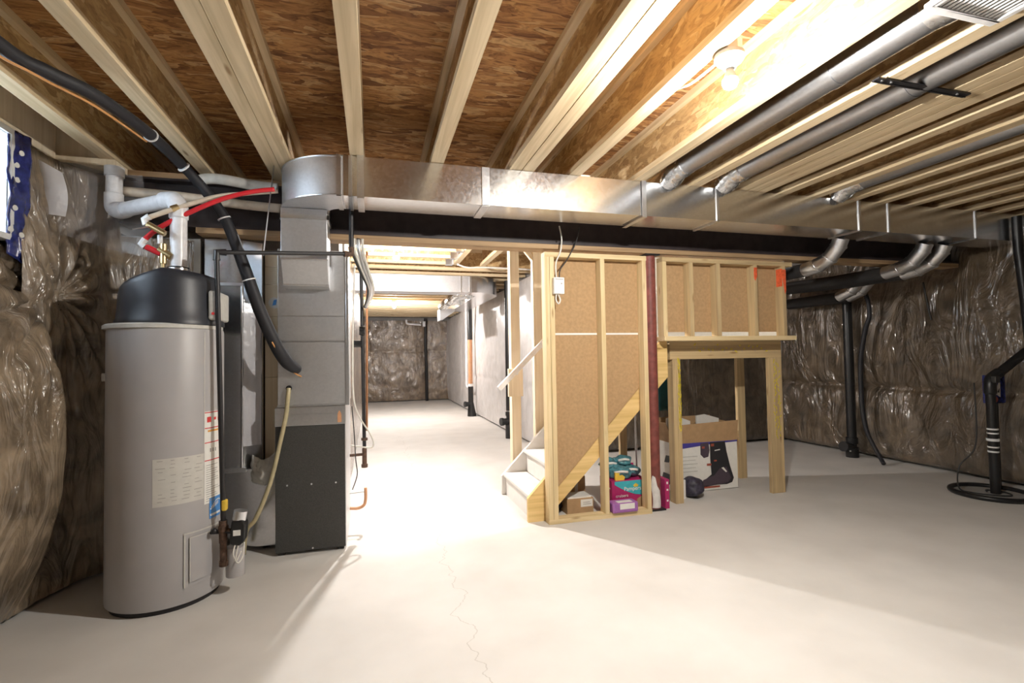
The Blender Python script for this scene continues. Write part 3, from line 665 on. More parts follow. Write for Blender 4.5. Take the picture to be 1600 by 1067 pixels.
# ================================================================== WATER HEATER
hc = (-1.125, 3.259); R = .277
h = thing('water_heater', 'grey water heater tank with dark hood standing in the left corner', 'water heater', (hc[0], hc[1], 0))
ch(h, 'tank', MB().lathe([(R-.012, .025), (R-.002, .03), (R, .045), (R, 1.470), (R-.004, 1.482)], hc, 72), TANK, smooth=40)
ch(h, 'foot_ring', MB().lathe([(R-.02, 0), (R-.02, .026)], hc, 48), IRON)
ch(h, 'lid', MB().lathe([(.272, 1.482), (.283, 1.484), (.283, 1.502), (.270, 1.510)], (hc[0]-.012, hc[1]), 64), LTGREY, smooth=30)
RH = []
def hood_ring(r, z, tilt, dx, n=64):
    o_ = []
    for k in range(n):
        a = 2*PI*k/n; x = r*math.cos(a); y = r*math.sin(a)
        e = min(1, max(-1, x/.25)); dz = tilt*(-.065*(1-e) if e < .25 else -.049)
        o_.append((hc[0]+dx+x, hc[1]+y, z+dz+tilt*.02))
    return o_
def hr_(r, f, n=64):
    o_ = []
    for k in range(n):
        a = 2*PI*k/n; x = r*math.cos(a); y = r*math.sin(a)
        zt_ = 1.705+.345*(x+.24) if x < .03 else 1.798-.11*(x-.03)
        o_.append((hc[0]+.018+x, hc[1]+y, 1.536+f*(zt_-1.536) if f <= 1 else zt_+(f-1)))
    return o_
hood = MB().rings([hood_ring(.255, 1.505, 0, .018), hood_ring(.262, 1.506, 0, .018), hood_ring(.262, 1.528, 0, .018), hr_(.254, .03), hr_(.249, .4), hr_(.243, .85), hr_(.238, .96), hr_(.226, 1.008), hr_(.20, 1.016), hr_(.12, 1.02), hr_(.05, 1.022)])
hood_old = ([hood_ring(.255, 1.505, 0, .018), hood_ring(.262, 1.506, 0, .018), hood_ring(.262, 1.528, 0, .018), hood_ring(.252, 1.536, 0, .018), hood_ring(.246, 1.60, .1, .02), hood_ring(.238, 1.725, .75, .02), hood_ring(.228, 1.772, 1.05, .022), hood_ring(.205, 1.795, 1.1, .026), hood_ring(.13, 1.812, .9, .03), hood_ring(.05, 1.815, .5, .035)])
hd = ch(h, 'hood', hood, HOOD, smooth=40)
ch(hd, 'control_panel', MB().box(-.885, -.838, 3.12, 3.36, 1.535, 1.70), LTGREY, bevel=.012)
ch(hd, 'red_button', MB().cyl((-.858, 3.12, 1.57), (-.858, 3.115, 1.57), .008, n=12), REDINK)
ch(hd, 'vent_collar', MB().lathe([(.052, 1.795), (.054, 1.845), (.048, 1.848)], (-1.075, 3.26), 32), BLACK, smooth=30)
ch(hd, 'clamp_band', MB().lathe([(.0555, 1.826), (.0555, 1.838)], (-1.075, 3.26), 32), GALV, smooth=30)
def patch(a0, a1, z0, z1, off, n=14):
    pts_ = []
    mb = MB()
    for rr in (R+off,):
        mb.grid(lambda u, v: (hc[0]+rr*math.cos(math.radians(a0+(a1-a0)*u)), hc[1]+rr*math.sin(math.radians(a0+(a1-a0)*u)), z0+(z1-z0)*v), n, 1)
    return mb
gl = ch(h, 'spec_label', patch(-84.2, -34.5, .555, .800, .0012), GPAPER, smooth=True)
lines = MB(); random.seed(3)
def addpatch(mb, *a):
    p = patch(*a); me = bpy.data.meshes.new('t'); p.bm.to_mesh(me); p.bm.free(); mb.bm.from_mesh(me); bpy.data.meshes.remove(me)
for k in range(12):
    for q in range(4):
        if random.random() < .72: addpatch(lines, -82+12*q+random.uniform(0, 3), -82+12*q+random.uniform(5, 10), .79-.019*k-.003, .79-.019*k, .002, 3)
ch(gl, 'printed_lines', lines, GREYINK)
wl_ = ch(h, 'warning_label', patch(-34.2, -4.5, .520, 1.026, .0016), PAPER, smooth=True)
ln = MB()
for z in (1.022, .936, .856, .758): addpatch(ln, -34, -4.6, z-.005, z, .0024, 8)
addpatch(ln, -31, -25, .965, .995, .0024, 3); addpatch(ln, -21, -17, .975, .990, .0024, 3); addpatch(ln, -14, -9, .968, .988, .0024, 3)
ch(wl_, 'red_lines', ln, REDINK)
ln = MB(); addpatch(ln, -30, -6, .912, .922, .0024, 8); ch(wl_, 'orange_line', ln, ORINK)
ln = MB()
for k in range(17): addpatch(ln, -32, random.uniform(-24, -8), .73-.0122*k-.003, .73-.0122*k, .0024, 4)
for k in range(3): addpatch(ln, -27+4*k, -25+4*k, .80, .82, .0024, 2)
ch(wl_, 'printed_lines', ln, GREYINK)
es = ch(h, 'blue_label', patch(-27.5, -8, .432, .545, .002), BLUEINK, smooth=True)
ln = MB()
for k in range(12):   # white swoosh arc and script bars of the efficiency mark
    t = k/11; addpatch(ln, -26.2+15.5*t, -26.2+15.5*t+1.5, .478+.045*math.sin(PI*t*.62+.1), .484+.045*math.sin(PI*t*.62+.1), .003, 2)
for k in range(6): addpatch(ln, -24.5+2.1*k, -23.3+2.1*k, .484+.003*k, .499+.004*k, .003, 2)
addpatch(ln, -26.5, -9, .446, .458, .003, 6)
ch(es, 'white_swoosh', ln, PAPER)
ap = ch(h, 'access_panel', patch(-56, -8, .112, .392, .004), TANK, smooth=True)
ch(ap, 'panel_lip', patch(-51, -12, .135, .368, .011), TANK, smooth=True)
ed = MB(); addpatch(ed, -56, -8, .388, .396, .006); addpatch(ed, -56, -54.6, .112, .392, .006, 2); addpatch(ed, -51, -12, .366, .371, .013); addpatch(ed, -51, -50.2, .135, .368, .013, 2)
ch(ap, 'panel_edge', ed, LTGREY)
ln = MB(); addpatch(ln, -34.6, -33.6, .81, 1.465, .0012, 2); ch(h, 'tank_seam', ln, LTGREY)
ch(h, 'side_plug', MB().cyl((hc[0]-R+.004, 3.20, 1.226), (hc[0]-R-.012, 3.195, 1.226), .022, n=16), LTGREY, smooth=30)
gv = ch(h, 'gas_valve', MB().prism([(-.765, .30), (-.715, .285), (-.690, .31), (-.685, .40), (-.70, .425), (-.755, .425)], 'y', 3.07, 3.15), BLACK, bevel=.008)
ch(gv, 'valve_sticker', MB().box(-.745, -.708, 3.068, 3.0695, .345, .375), PAPER)
ch(gv, 'grey_cap', MB().cyl((-.725, 3.11, .42), (-.715, 3.11, .47), .035, n=20), GALV, smooth=30)
ch(gv, 'valve_stem', MB().cyl((-.87, 3.13, .36), (-.76, 3.11, .36), .012, n=12), IRON)
ch(gv, 'wires', MB().tube([(-.735, 3.08, .30), (-.742, 3.06, .25), (-.72, 3.06, .20), (-.70, 3.08, .23), (-.695, 3.09, .30)], .004, 6, 5).tube([(-.72, 3.08, .30), (-.73, 3.05, .21), (-.705, 3.07, .26)], .004, 6, 5), CABLEW, smooth=True)
ch(h, 'intake_cup', MB().tube([(-.755, 3.16, .10), (-.755, 3.16, .26)], .048, 24), TANK, smooth=30)

# ---- white PVC vent
pv = thing('vent_pipe', 'white PVC vent pipe rising from the heater hood and elbowing left', 'pipe', (-1.075, 3.26, 1.82))
ch(pv, 'riser', MB().cyl((-1.075, 3.26, 1.78), (-1.075, 3.26, 2.18), .043, n=28), PVC, smooth=30)
ch(pv, 'elbow', MB().tube([(-1.075, 3.26, 2.13), (-1.075, 3.26, 2.19), (-1.10, 3.275, 2.237), (-1.14, 3.30, 2.245), (-1.17, 3.32, 2.246)], .049, 20, 4), PVC, smooth=True)
ch(pv, 'crossover', MB().cyl((-1.14, 3.30, 2.244), (-1.47, 3.515, 2.225), .043, n=28), PVC, smooth=30)
ch(pv, 'elbow', MB().tube([(-1.43, 3.49, 2.227), (-1.475, 3.52, 2.226), (-1.508, 3.54, 2.245), (-1.515, 3.545, 2.285), (-1.515, 3.545, 2.335)], .049, 20, 4), PVC, smooth=True)
ch(pv, 'upper_riser', MB().cyl((-1.515, 3.545, 2.30), (-1.512, 3.545, 2.496), .043, n=28), PVC, smooth=30)
ch(pv, 'coupling', MB().cyl((-1.513, 3.545, 2.44), (-1.513, 3.545, 2.496), .051, n=28), PVC, smooth=30)
# cream pipes under the joists along the beam
tag(ob('cream_pipe', MB().tube([(-1.50, 3.60, 2.37), (-1.2, 3.60, 2.36), (-.8, 3.60, 2.33), (-.58, 3.60, 2.32)], .030, 16, 4), CREAM, smooth=True), 'cream plastic pipe running level in front of the beam left of the duct', 'pipe')
tag(ob('grey_flex_duct', MB().tube([(-1.06, 3.56, 2.46), (-1.0, 3.56, 2.475), (-.9, 3.55, 2.47), (-.75, 3.55, 2.45), (-.60, 3.55, 2.44)], .033, 16, 5), LTGREY, smooth=True), 'pale grey flexible pipe tucked above the cream pipe by the duct end', 'pipe')
# hot / cold PEX
def pex(name, pts, mat, lab, valve=True):
    t = thing(name, lab, 'pipe', pts[-1], None); return t
rp = thing('hot_water_pipe', 'bright red PEX pipe arching from the duct end to the heater valve', 'pipe', (-1.0, 3.25, 2.1))
ch(rp, 'tube', MB().tube([(-.575, 3.30, 2.352), (-.70, 3.28, 2.320), (-.85, 3.26, 2.26), (-1.02, 3.24, 2.160), (-1.16, 3.23, 2.065), (-1.235, 3.22, 1.985)], .0135, 12, 6), REDPEX, smooth=True)
ch(rp, 'white_elbow', MB().tube([(-1.225, 3.22, 1.995), (-1.245, 3.22, 1.965), (-1.225, 3.22, 1.95)], .018, 10), WHITE, smooth=30)
ch(rp, 'red_stub', MB().tube([(-1.22, 3.22, 1.95), (-1.15, 3.225, 1.915)], .017, 12), REDPEX, smooth=30)
vb = ch(rp, 'shutoff_valve', MB().cyl((-1.16, 3.225, 1.94), (-1.10, 3.225, 1.90), .020, n=14).cyl((-1.138, 3.225, 1.86), (-1.138, 3.225, 1.97), .018, n=14), BRASS, smooth=30)
ch(vb, 'white_cap', MB().cyl((-1.155, 3.225, 1.97), (-1.155, 3.225, 2.02), .013, n=12), WHITE, smooth=30)
ch(rp, 'dip_tube', MB().cyl((-1.14, 3.225, 1.74), (-1.14, 3.225, 1.875), .012, n=12), BRASS, smooth=30)
cw = thing('cold_water_pipe', 'cream PEX pipe with brass fitting curving above the red pipe', 'pipe', (-1.1, 3.2, 2.2))
ch(cw, 'tube', MB().tube([(-.575, 3.42, 2.38), (-.75, 3.40, 2.345), (-.90, 3.35, 2.30), (-1.03, 3.24, 2.205), (-1.12, 3.20, 2.150), (-1.20, 3.18, 2.105)], .0135, 12, 6), CREAM, smooth=True)
ch(cw, 'crimp_fitting', MB().cyl((-1.065, 3.222, 2.187), (-1.095, 3.21, 2.168), .019, n=14), BRASS, smooth=30)
ch(cw, 'white_elbow', MB().tube([(-1.19, 3.18, 2.112), (-1.215, 3.18, 2.095), (-1.205, 3.18, 2.065)], .018, 10), WHITE, smooth=30)
ch(cw, 'shutoff_valve', MB().cyl((-1.20, 3.18, 2.07), (-1.115, 3.18, 2.02), .017, n=14), BRASS, smooth=30)
ch(cw, 'valve_lever', MB().bar((-1.185, 3.17, 2.055), (-1.26, 3.15, 2.03), .012, .005), GALV)
# gas line
gp = thing('gas_pipe', 'black iron gas pipe crossing level then dropping beside the water heater', 'pipe', (-.82, 3.12, .2))
ch(gp, 'level_run', MB().cyl((-.842, 3.12, 1.915), (-.135, 3.47, 2.005), .0125, n=16), IRON, smooth=30)
ch(gp, 'elbow', MB().tube([(-.80, 3.14, 1.92), (-.842, 3.12, 1.915), (-.841, 3.12, 1.87)], .020, 12), IRON, smooth=30)
ch(gp, 'elbow', MB().tube([(-.18, 3.448, 2.0), (-.135, 3.47, 2.005), (-.135, 3.47, 2.05)], .020, 12), RUST, smooth=30)
ch(gp, 'riser', MB().cyl((-.135, 3.47, 2.0), (-.132, 3.47, 2.535), .016, n=16), IRON, smooth=30)
ch(gp, 'drop_leg', MB().cyl((-.842, 3.12, 1.91), (-.803, 3.12, .30), .0135, n=16), IRON, smooth=30)
ch(gp, 'union_tee', MB().cyl((-.807, 3.12, .42), (-.806, 3.12, .30), .021, n=16).cyl((-.806, 3.12, .39), (-.806, 3.12, .365), .027, n=8), RUST, smooth=30)
ch(gp, 'drip_cap', MB().cyl((-.806, 3.12, .30), (-.804, 3.12, .175), .018, n=16).cyl((-.804, 3.12, .20), (-.804, 3.12, .172), .023, n=8), RUST, smooth=30)
ch(gp, 'side_nipple', MB().cyl((-.806, 3.12, .365), (-.765, 3.11, .365), .012, n=12), RUST, smooth=30)
ch(gp, 'yellow_valve', MB().box(-.812, -.786, 3.10, 3.14, .475, .535), YELLOW, bevel=.008)
ch(gp, 'valve_knob', MB().sphere((-.845, 3.10, .372), .016), IRON, smooth=True)
# black foam-wrapped line
bh = thing('insulated_line', 'thick black insulated refrigerant line running along a joist down to the furnace', 'hose', (-.9, 3.4, 2.3))
HP = [(-1.36, .6, 2.50), (-1.33, 1.5, 2.48), (-1.30, 2.2, 2.465), (-1.235, 2.36, 2.46), (-1.148, 2.525, 2.46), (-1.085, 2.87, 2.46), (-1.07, 3.25, 2.455), (-.99, 3.38, 2.36), (-.895, 3.42, 2.218), (-.84, 3.44, 2.085), (-.762, 3.46, 1.845), (-.692, 3.48, 1.622), (-.605, 3.52, 1.40), (-.545, 3.57, 1.285), (-.492, 3.645, 1.235)]
ch(bh, 'foam_tube', MB().tube(HP, [.028]*4+[.028, .028, .028, .03, .031, .033, .036, .038, .04, .04, .03], 16, 6), BLKFOAM, smooth=True)
for i in (5, 6, 8, 10):
    p, q = V(HP[i]), V(HP[i+1]); dd = (q-p).normalized(); rr = (.03, .031, .034, .038)[(5, 6, 8, 10).index(i)]
    ch(bh, 'zip_tie', MB().cyl(p+dd*.03, p+dd*.037, rr+.004, n=20), WHITE, smooth=30)
ch(bh, 'orange_wire', MB().tube([(-1.38, .6, 2.465), (-1.34, 2.0, 2.435), (-1.25, 2.33, 2.425), (-1.16, 2.55, 2.425), (-1.10, 2.9, 2.425)], .005, 6, 5), CABLEY, smooth=True)
ch(bh, 'orange_wire', MB().tube([(-.62, 3.47, 1.42), (-.58, 3.52, 1.33), (-.52, 3.60, 1.23), (-.47, 3.648, 1.19)], .005, 6, 5), CABLEY, smooth=True)

# furnace right-hand services
t = thing('furnace_gas_line', 'thin black gas line dropping along the right side of the furnace', 'pipe', (-.07, 4.0, .5))
ch(t, 'pipe', MB().tube([(-.085, 4.0, 2.14), (-.075, 4.0, 1.2), (-.068, 4.0, .60)], .014, 12), IRON, smooth=30)
ch(t, 'tee', MB().cyl((-.068, 4.0, .62), (-.068, 4.0, .48), .018, n=12).cyl((-.068, 4.0, .70), (-.068, 4.0, .68), .024, n=8).cyl((-.068, 4.0, .50), (-.068, 4.0, .475), .024, n=8).cyl((-.175, 4.0, .572), (-.068, 4.0, .575), .011, n=12), RUST, smooth=30)
ch(t, 'valve', MB().cyl((-.10, 3.98, 1.52), (-.06, 3.98, 1.52), .035, n=14), BLACK, smooth=30); ch(t, 'valve', MB().cyl((-.15, 4.0, 1.42), (-.08, 4.0, 1.42), .028, n=14), BLACK, smooth=30)
tag(ob('condenser_line', MB().tube([(-.04, 4.02, 2.14), (-.045, 4.02, 1.4), (-.05, 4.02, .75)], .008, 8), COPPER, smooth=30), 'thin copper line running beside the black furnace gas line', 'pipe')
tag(ob('furnace_cable', MB().tube([(-.13, 3.95, 2.02), (-.145, 3.95, 1.5), (-.145, 3.95, 1.05), (-.11, 3.97, .88), (-.03, 3.97, .74), (0, 3.97, .66), (-.02, 3.98, .625), (-.09, 3.98, .635), (-.165, 3.98, .65)], .006, 8, 6), CABLEW, smooth=True), 'white cable looping out from the right side of the furnace', 'cable')
tag(ob('thermostat_wire', MB().tube([(-.155, 3.93, .95), (-.14, 3.93, .75), (-.13, 3.93, .55), (-.12, 3.93, .44), (-.155, 3.93, .33)], .004, 6, 6), CABLEK, smooth=True), 'thin dark wire hanging down the furnace right side', 'wire')
dr = thing('drain_stub', 'short orange copper drain stub low on the furnace right side', 'pipe', (-.09, 4.0, .18))
ch(dr, 'stub', MB().tube([(-.178, 4.0, .175), (-.12, 4.0, .170), (-.075, 4.0, .19), (-.062, 4.0, .24), (-.062, 4.0, .32)], .012, 10, 5), COPORANGE, smooth=True)
ch(dr, 'clip', MB().bar((-.18, 4.0, .285), (-.065, 4.0, .29), .006, .006), GALV)
cb = thing('cable_bundle', 'bundle of pale cables and foil dropping from the beam at the furnace right edge', 'cable', (-.08, 3.6, 2.0))
for k, (dx, mt) in enumerate(((0, CABLEW), (.028, GALV), (.055, CABLEW), (-.02, CABLEK))):
    ch(cb, 'cable', MB().tube([(-.12+dx, 3.60, 2.14), (-.115+dx, 3.60, 2.05), (-.07+dx*.8, 3.66, 1.93), (-.02+dx*.5, 3.74, 1.80), (-.055+dx*.2, 3.95, 1.70)], .009 if k != 1 else .015, 8, 6), mt, smooth=True)
hs = thing('hanger_strap', 'thin perforated strap hanging left of the duct end to the gas pipe', 'strap', (-.60, 3.3, 2.2))
ch(hs, 'strap', MB().bar((-.598, 3.42, 2.55), (-.625, 3.232, 1.93), .022, .0015, (1, 0, .1)), GALV)
tag(ob('loose_wire', MB().tube([(-1.19, 3.40, 2.14), (-1.20, 3.36, 2.02), (-1.19, 3.34, 1.9), (-1.15, 3.36, 1.80)], .008, 8, 5), HOSE, smooth=True), 'olive wire dangling left of the heater brass valve', 'wire')

# junction box + cables on the stud wall
jb = thing('junction_box', 'small white electrical box on the left stud of the stair wall', 'electrical box', (1.405, 3.64, 1.79))
ch(jb, 'box_body', MB().box(1.358, 1.445, 3.615, 3.658, 1.785, 1.915), WHITE, bevel=.005)
ch(jb, 'printed_mark', MB().box(1.37, 1.435, 3.6135, 3.6148, 1.897, 1.902).box(1.415, 1.425, 3.6135, 3.6148, 1.86, 1.872), GREYINK)
tag(ob('white_cable', MB().tube([(1.43, 3.665, 2.33), (1.44, 3.645, 2.22), (1.425, 3.64, 2.12), (1.385, 3.635, 2.03), (1.385, 3.635, 1.917)], .006, 8, 6), CABLEW, smooth=True), 'white cable hanging from the beam down to the white electrical box', 'cable')
tag(ob('dark_cable', MB().tube([(1.60, 3.665, 2.33), (1.56, 3.645, 2.2), (1.48, 3.64, 2.06), (1.42, 3.635, 1.98), (1.41, 3.635, 1.917)], .005, 8, 6), CABLEK, smooth=True), 'thin dark cable sweeping from the beam to the white electrical box', 'cable')
tag(ob('cable_tail', MB().tube([(1.385, 3.64, 1.784), (1.38, 3.635, 1.74), (1.40, 3.635, 1.71), (1.415, 3.635, 1.74), (1.40, 3.64, 1.784)], .006, 8, 6), CABLEW, smooth=True), 'short white cable loop hanging under the electrical box', 'cable')
# ================================================================== FAR ROOM
fd = thing('crosswise_duct', 'silver rectangular duct crossing the far room and turning away at its right end', 'duct', (.7, 7.6, 2.29))
F0, F1 = 7.42, 7.77
ch(fd, 'duct_body', MB().box(-.25, 1.45, F0, F1, ZB, 2.536), GALV_E)
c2 = (1.45, 7.92); ro, ri = .50, .15
o2 = [(c2[0]+ro*math.sin(t), c2[1]-ro*math.cos(t)) for t in [PI/2*k/18 for k in range(19)]]
i2 = [(c2[0]+ri*math.sin(t), c2[1]-ri*math.cos(t)) for t in [PI/2*k/10 for k in range(11)]][::-1]
ch(fd, 'elbow', MB().prism(o2+i2, 'z', ZB, 2.536), GALV_D, smooth=30)
ch(fd, 'branch', MB().box(1.60, 1.95, 7.92, 10.6, ZB, 2.536), GALV_D)
for x in (1.28, 1.42): ch(fd, 'drive_cleat', MB().box(x, x+.022, F0-.01, F0-.0005, ZB-.005, 2.536).box(x, x+.022, F0-.01, F1, ZB-.008, ZB-.0005), GALV)
for i, (y, z, lab) in enumerate(((8.5, 2.40, 'crumpled foil elbow on the side of the far branch duct, nearer one'), (9.4, 2.40, 'crumpled foil elbow on the side of the far branch duct, farther one'))):
    t = thing('foil_elbow', lab, 'duct pipe', (1.5, y, z), 'foil elbows on the far branch duct')
    P = [(1.605, y, z), (1.50, y, z-.005), (1.40, y+.01, z-.03), (1.33, y+.04, z-.08), (1.31, y+.12, z-.10), (1.31, y+.30, z-.10)]
    ch(t, 'elbow', MB().tube(P, [.085, .09, .088, .09, .085, .08], 18, 3), FOIL, smooth=15)
    ch(t, 'collar', MB().cyl((1.598, y, z), (1.575, y, z), .10, n=20), GALV, smooth=30)
tb = thing('transition_box', 'small tapered metal transition box under the far branch duct', 'duct', (1.5, 10.3, 2.2))
ch(tb, 'body', MB().prism([(1.30, 2.29), (1.60, 2.29), (1.60, 2.24), (1.34, 2.06), (1.30, 2.06)], 'y', 9.95, 10.4), GALV)
# stacks on the right of the far room
def stack(x, y, lab, copper):
    t = thing('drain_stack', lab, 'pipe', (x, y, 0))
    if copper:
        ch(t, 'lower_pipe', MB().cyl((x, y, 0), (x, y, .66), .058, n=20), BLACK, smooth=30)
        ch(t, 'orange_section', MB().cyl((x, y, .70), (x, y, 1.70), .048, n=20), COPORANGE, smooth=30)
        ch(t, 'white_coupling', MB().cyl((x, y, .66), (x, y, .72), .056, n=20), WHITE, smooth=30)
        ch(t, 'upper_pipe', MB().cyl((x, y, 1.70), (x, y, 2.53), .055, n=20), BLACK, smooth=30)
        ch(t, 'floor_skirt', MB().cyl((x+.02, y, 0), (x, y, .30), .10, .06, n=20), BLACK, smooth=30)
    else:
        ch(t, 'pipe', MB().cyl((x, y, 0), (x, y, 2.53), .05, n=20), BLACK, smooth=30)
        ch(t, 'floor_hub', MB().cyl((x, y, 0), (x, y, .22), .066, n=20).cyl((x, y, .36), (x, y, .42), .062, n=20), BLACK, smooth=30)
        ch(t, 'tie_wire', MB().cyl((x, y, .43), (x, y, .44), .053, n=20), GALV)
    ch(t, 'cleanout', MB().cyl((x, y, .27), (x-.13, y-.03, .27), .052, n=20).cyl((x-.11, y-.026, .27), (x-.15, y-.034, .27), .064, n=12), BLACK, smooth=30)
stack(2.09, 10.95, 'far drain stack with an orange middle section on the pale far wall', True)
stack(2.10, 7.74, 'black drain stack beside the pale post in the far room', False)
wp2 = thing('thin_white_pipe', 'thin white pipe beside the orange sectioned stack in the far room', 'pipe', (2.1, 11.4, 1))
ch(wp2, 'pipe', MB().tube([(2.1, 11.45, 2.53), (2.1, 11.5, .66), (2.1, 11.40, .62), (2.1, 11.1, .62)], .022, 10), PVC, smooth=30)
tag(ob('wall_pipe', MB().tube([(1.575, 15.40, 0), (1.57, 15.40, 1.0), (1.55, 15.41, 1.7), (1.56, 15.40, 2.53)], .045, 12), BLACK, smooth=30), 'black pipe standing against the far end wall', 'pipe')
ex = thing('white_exhaust_pipe', 'short white bent pipe stub high on the far end wall', 'pipe', (1.2, 15.3, 2.36))
ch(ex, 'bent_pipe', MB().tube([(.98, 15.35, 2.48), (.985, 15.35, 2.40), (1.03, 15.35, 2.355), (1.25, 15.35, 2.335), (1.42, 15.40, 2.33)], .03, 12, 4), PVC, smooth=True)
ch(ex, 'socket', MB().box(1.47, 1.55, 15.33, 15.42, 2.27, 2.43), PVC, bevel=.01)
# cables slung along the stair opening
tag(ob('slung_cable', MB().tube([(1.05, 6.3, 2.50), (1.2, 6.35, 2.47), (1.45, 6.4, 2.49), (2.1, 6.5, 2.50)], .012, 8, 5), CABLEW, smooth=True), 'pale cable slung under the joists beyond the stair opening', 'cable')

# ================================================================== RIGHT SIDE
ab = thing('soil_stack', 'black soil stack standing against the right wall blanket', 'pipe', (5.68, 4.82, 0))
ch(ab, 'pipe', MB().cyl((5.68, 4.82, 0), (5.68, 4.82, 1.93), .052, n=24), BLACK, smooth=30)
ch(ab, 'base_fitting', MB().cyl((5.68, 4.82, 0), (5.68, 4.82, .12), .07, n=24).cyl((5.68, 4.82, .17), (5.68, 4.82, .24), .064, n=24).cyl((5.68, 4.82, .12), (5.54, 4.80, .14), .052, n=20).cyl((5.56, 4.80, .138), (5.51, 4.795, .145), .062, n=14), BLACK, smooth=30)
ch(ab, 'white_tag', MB().box(5.555, 5.575, 4.745, 4.75, .085, .10), WHITE)
tag(ob('hanging_hose', MB().tube([(5.66, 4.60, 2.08), (5.65, 4.53, 1.92), (5.65, 4.51, 1.72), (5.65, 4.57, 1.55), (5.65, 4.64, 1.2), (5.65, 4.65, .8), (5.65, 4.63, .5), (5.64, 4.57, .3), (5.60, 4.42, .1), (5.55, 4.33, .025)], [.022]*3+[.026]*4+[.022]*3, 12, 6), BLKFOAM, smooth=True), 'black hose hanging wavily just right of the soil stack', 'hose')
tag(ob('wall_cable', MB().tube([(5.72, 3.95, 2.03), (5.715, 3.93, 1.9), (5.71, 3.90, 1.72), (5.71, 3.88, 1.62)], .009, 8, 5), CABLEK, smooth=True), 'short dark cable dangling on the right wall blanket', 'cable')
sp = thing('sump_pit', 'black rimmed sump pit lid with a coiled cord on the floor at the right edge', 'sump', (5.30, 3.17, 0))
ch(sp, 'rim', MB().torus((5.30, 3.17, .022), .275, .022, 60, 10), BLACK, smooth=True)
ch(sp, 'lid', MB().lathe([(.255, 0), (.255, .012)], (5.30, 3.17), 48), CONC_W)
ch(sp, 'cord', MB().tube([(5.20, 3.2, 1.0), (5.22, 3.22, .45), (5.10, 3.28, .25), (5.08, 3.28, .06), (5.15, 3.22, .022), (5.26, 3.08, .022), (5.36, 3.05, .022), (5.42, 3.14, .022), (5.37, 3.24, .022), (5.30, 3.20, .022)], .006, 8, 8), CABLEK, smooth=True)
dp = thing('discharge_pipe', 'black discharge pipe with white bands rising from the sump pit', 'pipe', (5.335, 3.16, 0))
ch(dp, 'riser', MB().cyl((5.345, 3.16, .012), (5.335, 3.16, .96), .036, n=24), BLACK, smooth=30)
ch(dp, 'elbow', MB().tube([(5.335, 3.16, .90), (5.335, 3.16, .98), (5.37, 3.165, 1.04), (5.44, 3.147, 1.09)], .045, 18, 4), BLACK, smooth=True)
ch(dp, 'slanted_run', MB().cyl((5.37, 3.17, 1.03), (5.74, 3.05, 1.33), .038, n=24), BLACK, smooth=30)
for z, hh in ((.585, .014), (.548, .012), (.49, .022), (.425, .012), (.385, .014)): ch(dp, 'white_band', MB().cyl((5.34, 3.16, z-hh/2), (5.34, 3.16, z+hh/2), .0405 if hh < .02 else .046, n=24), WHITE, smooth=30)
ch(dp, 'valve_handle', MB().box(5.31, 5.37, 3.10, 3.14, 1.00, 1.06), CABLEK, bevel=.006)
al = thing('alarm_box', 'small dark box with white triangle and red dot beside the discharge pipe elbow', 'box', (5.53, 3.2, .85))
ch(al, 'case', MB().box(5.45, 5.62, 3.21, 3.29, .80, 1.06), WRAPBLUE, bevel=.006)
ch(al, 'white_triangle', MB().prism([(5.465, .90), (5.54, .86), (5.545, 1.02)], 'y', 3.205, 3.209), PAPER)
ch(al, 'dark_letter_bar', MB().prism([(5.50, .905), (5.525, .90), (5.53, .94)], 'y', 3.203, 3.2048), CABLEK)
ch(al, 'red_dot', MB().cyl((5.475, 3.209, .84), (5.475, 3.203, .84), .028, n=16), REDPRINT)
ch(al, 'stand_pipe', MB().cyl((5.54, 3.25, 0), (5.54, 3.25, .80), .022, n=14), CABLEK, smooth=30)
tag(ob('vertical_black_pipe', MB().tube([(5.64, 3.08, 2.50), (5.645, 3.08, 2.2), (5.70, 3.08, 1.75), (5.75, 3.08, 1.2), (5.76, 3.08, 0)], .036, 16), BLACK, smooth=30), 'tall black pipe at the right edge running up to the duct end', 'pipe')

# ================================================================== CLUTTER UNDER STAIRS
def textfront(p, n, s, size, x, y, z, mat): return text(p, n, s, size, (x, y, z), (PI/2, 0, 0), mat)
db = thing('diaper_box', 'magenta and teal printed diaper carton under the stairs, open at the top', 'box', (2.05, 3.9, 0))
ch(db, 'carton', MB().box(1.905, 2.24, 3.80, 4.03, 0, .25), MAG, bevel=.003)
fc = ch(db, 'teal_print', MB().prism([(1.93, .245), (2.235, .245), (2.235, .125), (2.19, .12), (2.12, .13), (2.05, .155), (1.98, .19), (1.93, .22)], 'y', 3.7975, 3.7998), TEAL)
ch(db, 'tan_print', MB().prism([(2.09, .004), (2.236, .004), (2.236, .12), (2.19, .115), (2.14, .09)], 'y', 3.7975, 3.7998), CARD)
textfront(db, 'brand_lettering', 'Pampers', .047, 2.095, 3.797, .178, PAPER)
textfront(db, 'line_lettering', 'cruisers', .036, 1.995, 3.797, .125, PAPER)
ch(db, 'yellow_heart', MB().prism([(2.10, .205), (2.125, .222), (2.15, .205), (2.14, .19), (2.11, .19)], 'y', 3.7962, 3.7974), YELLOW)
ch(db, 'side_specks', MB().box(1.903, 1.9045, 3.84, 3.87, .06, .08).box(1.903, 1.9045, 3.92, 3.95, .15, .17).box(1.903, 1.9045, 3.83, 3.85, .18, .19), PAPER)
ch(db, 'flap', MB().bar((1.94, 3.80, .25), (1.94, 3.80, .25), .01, .01).box(1.915, 2.23, 4.02, 4.028, .25, .34), MAG)
random.seed(11)
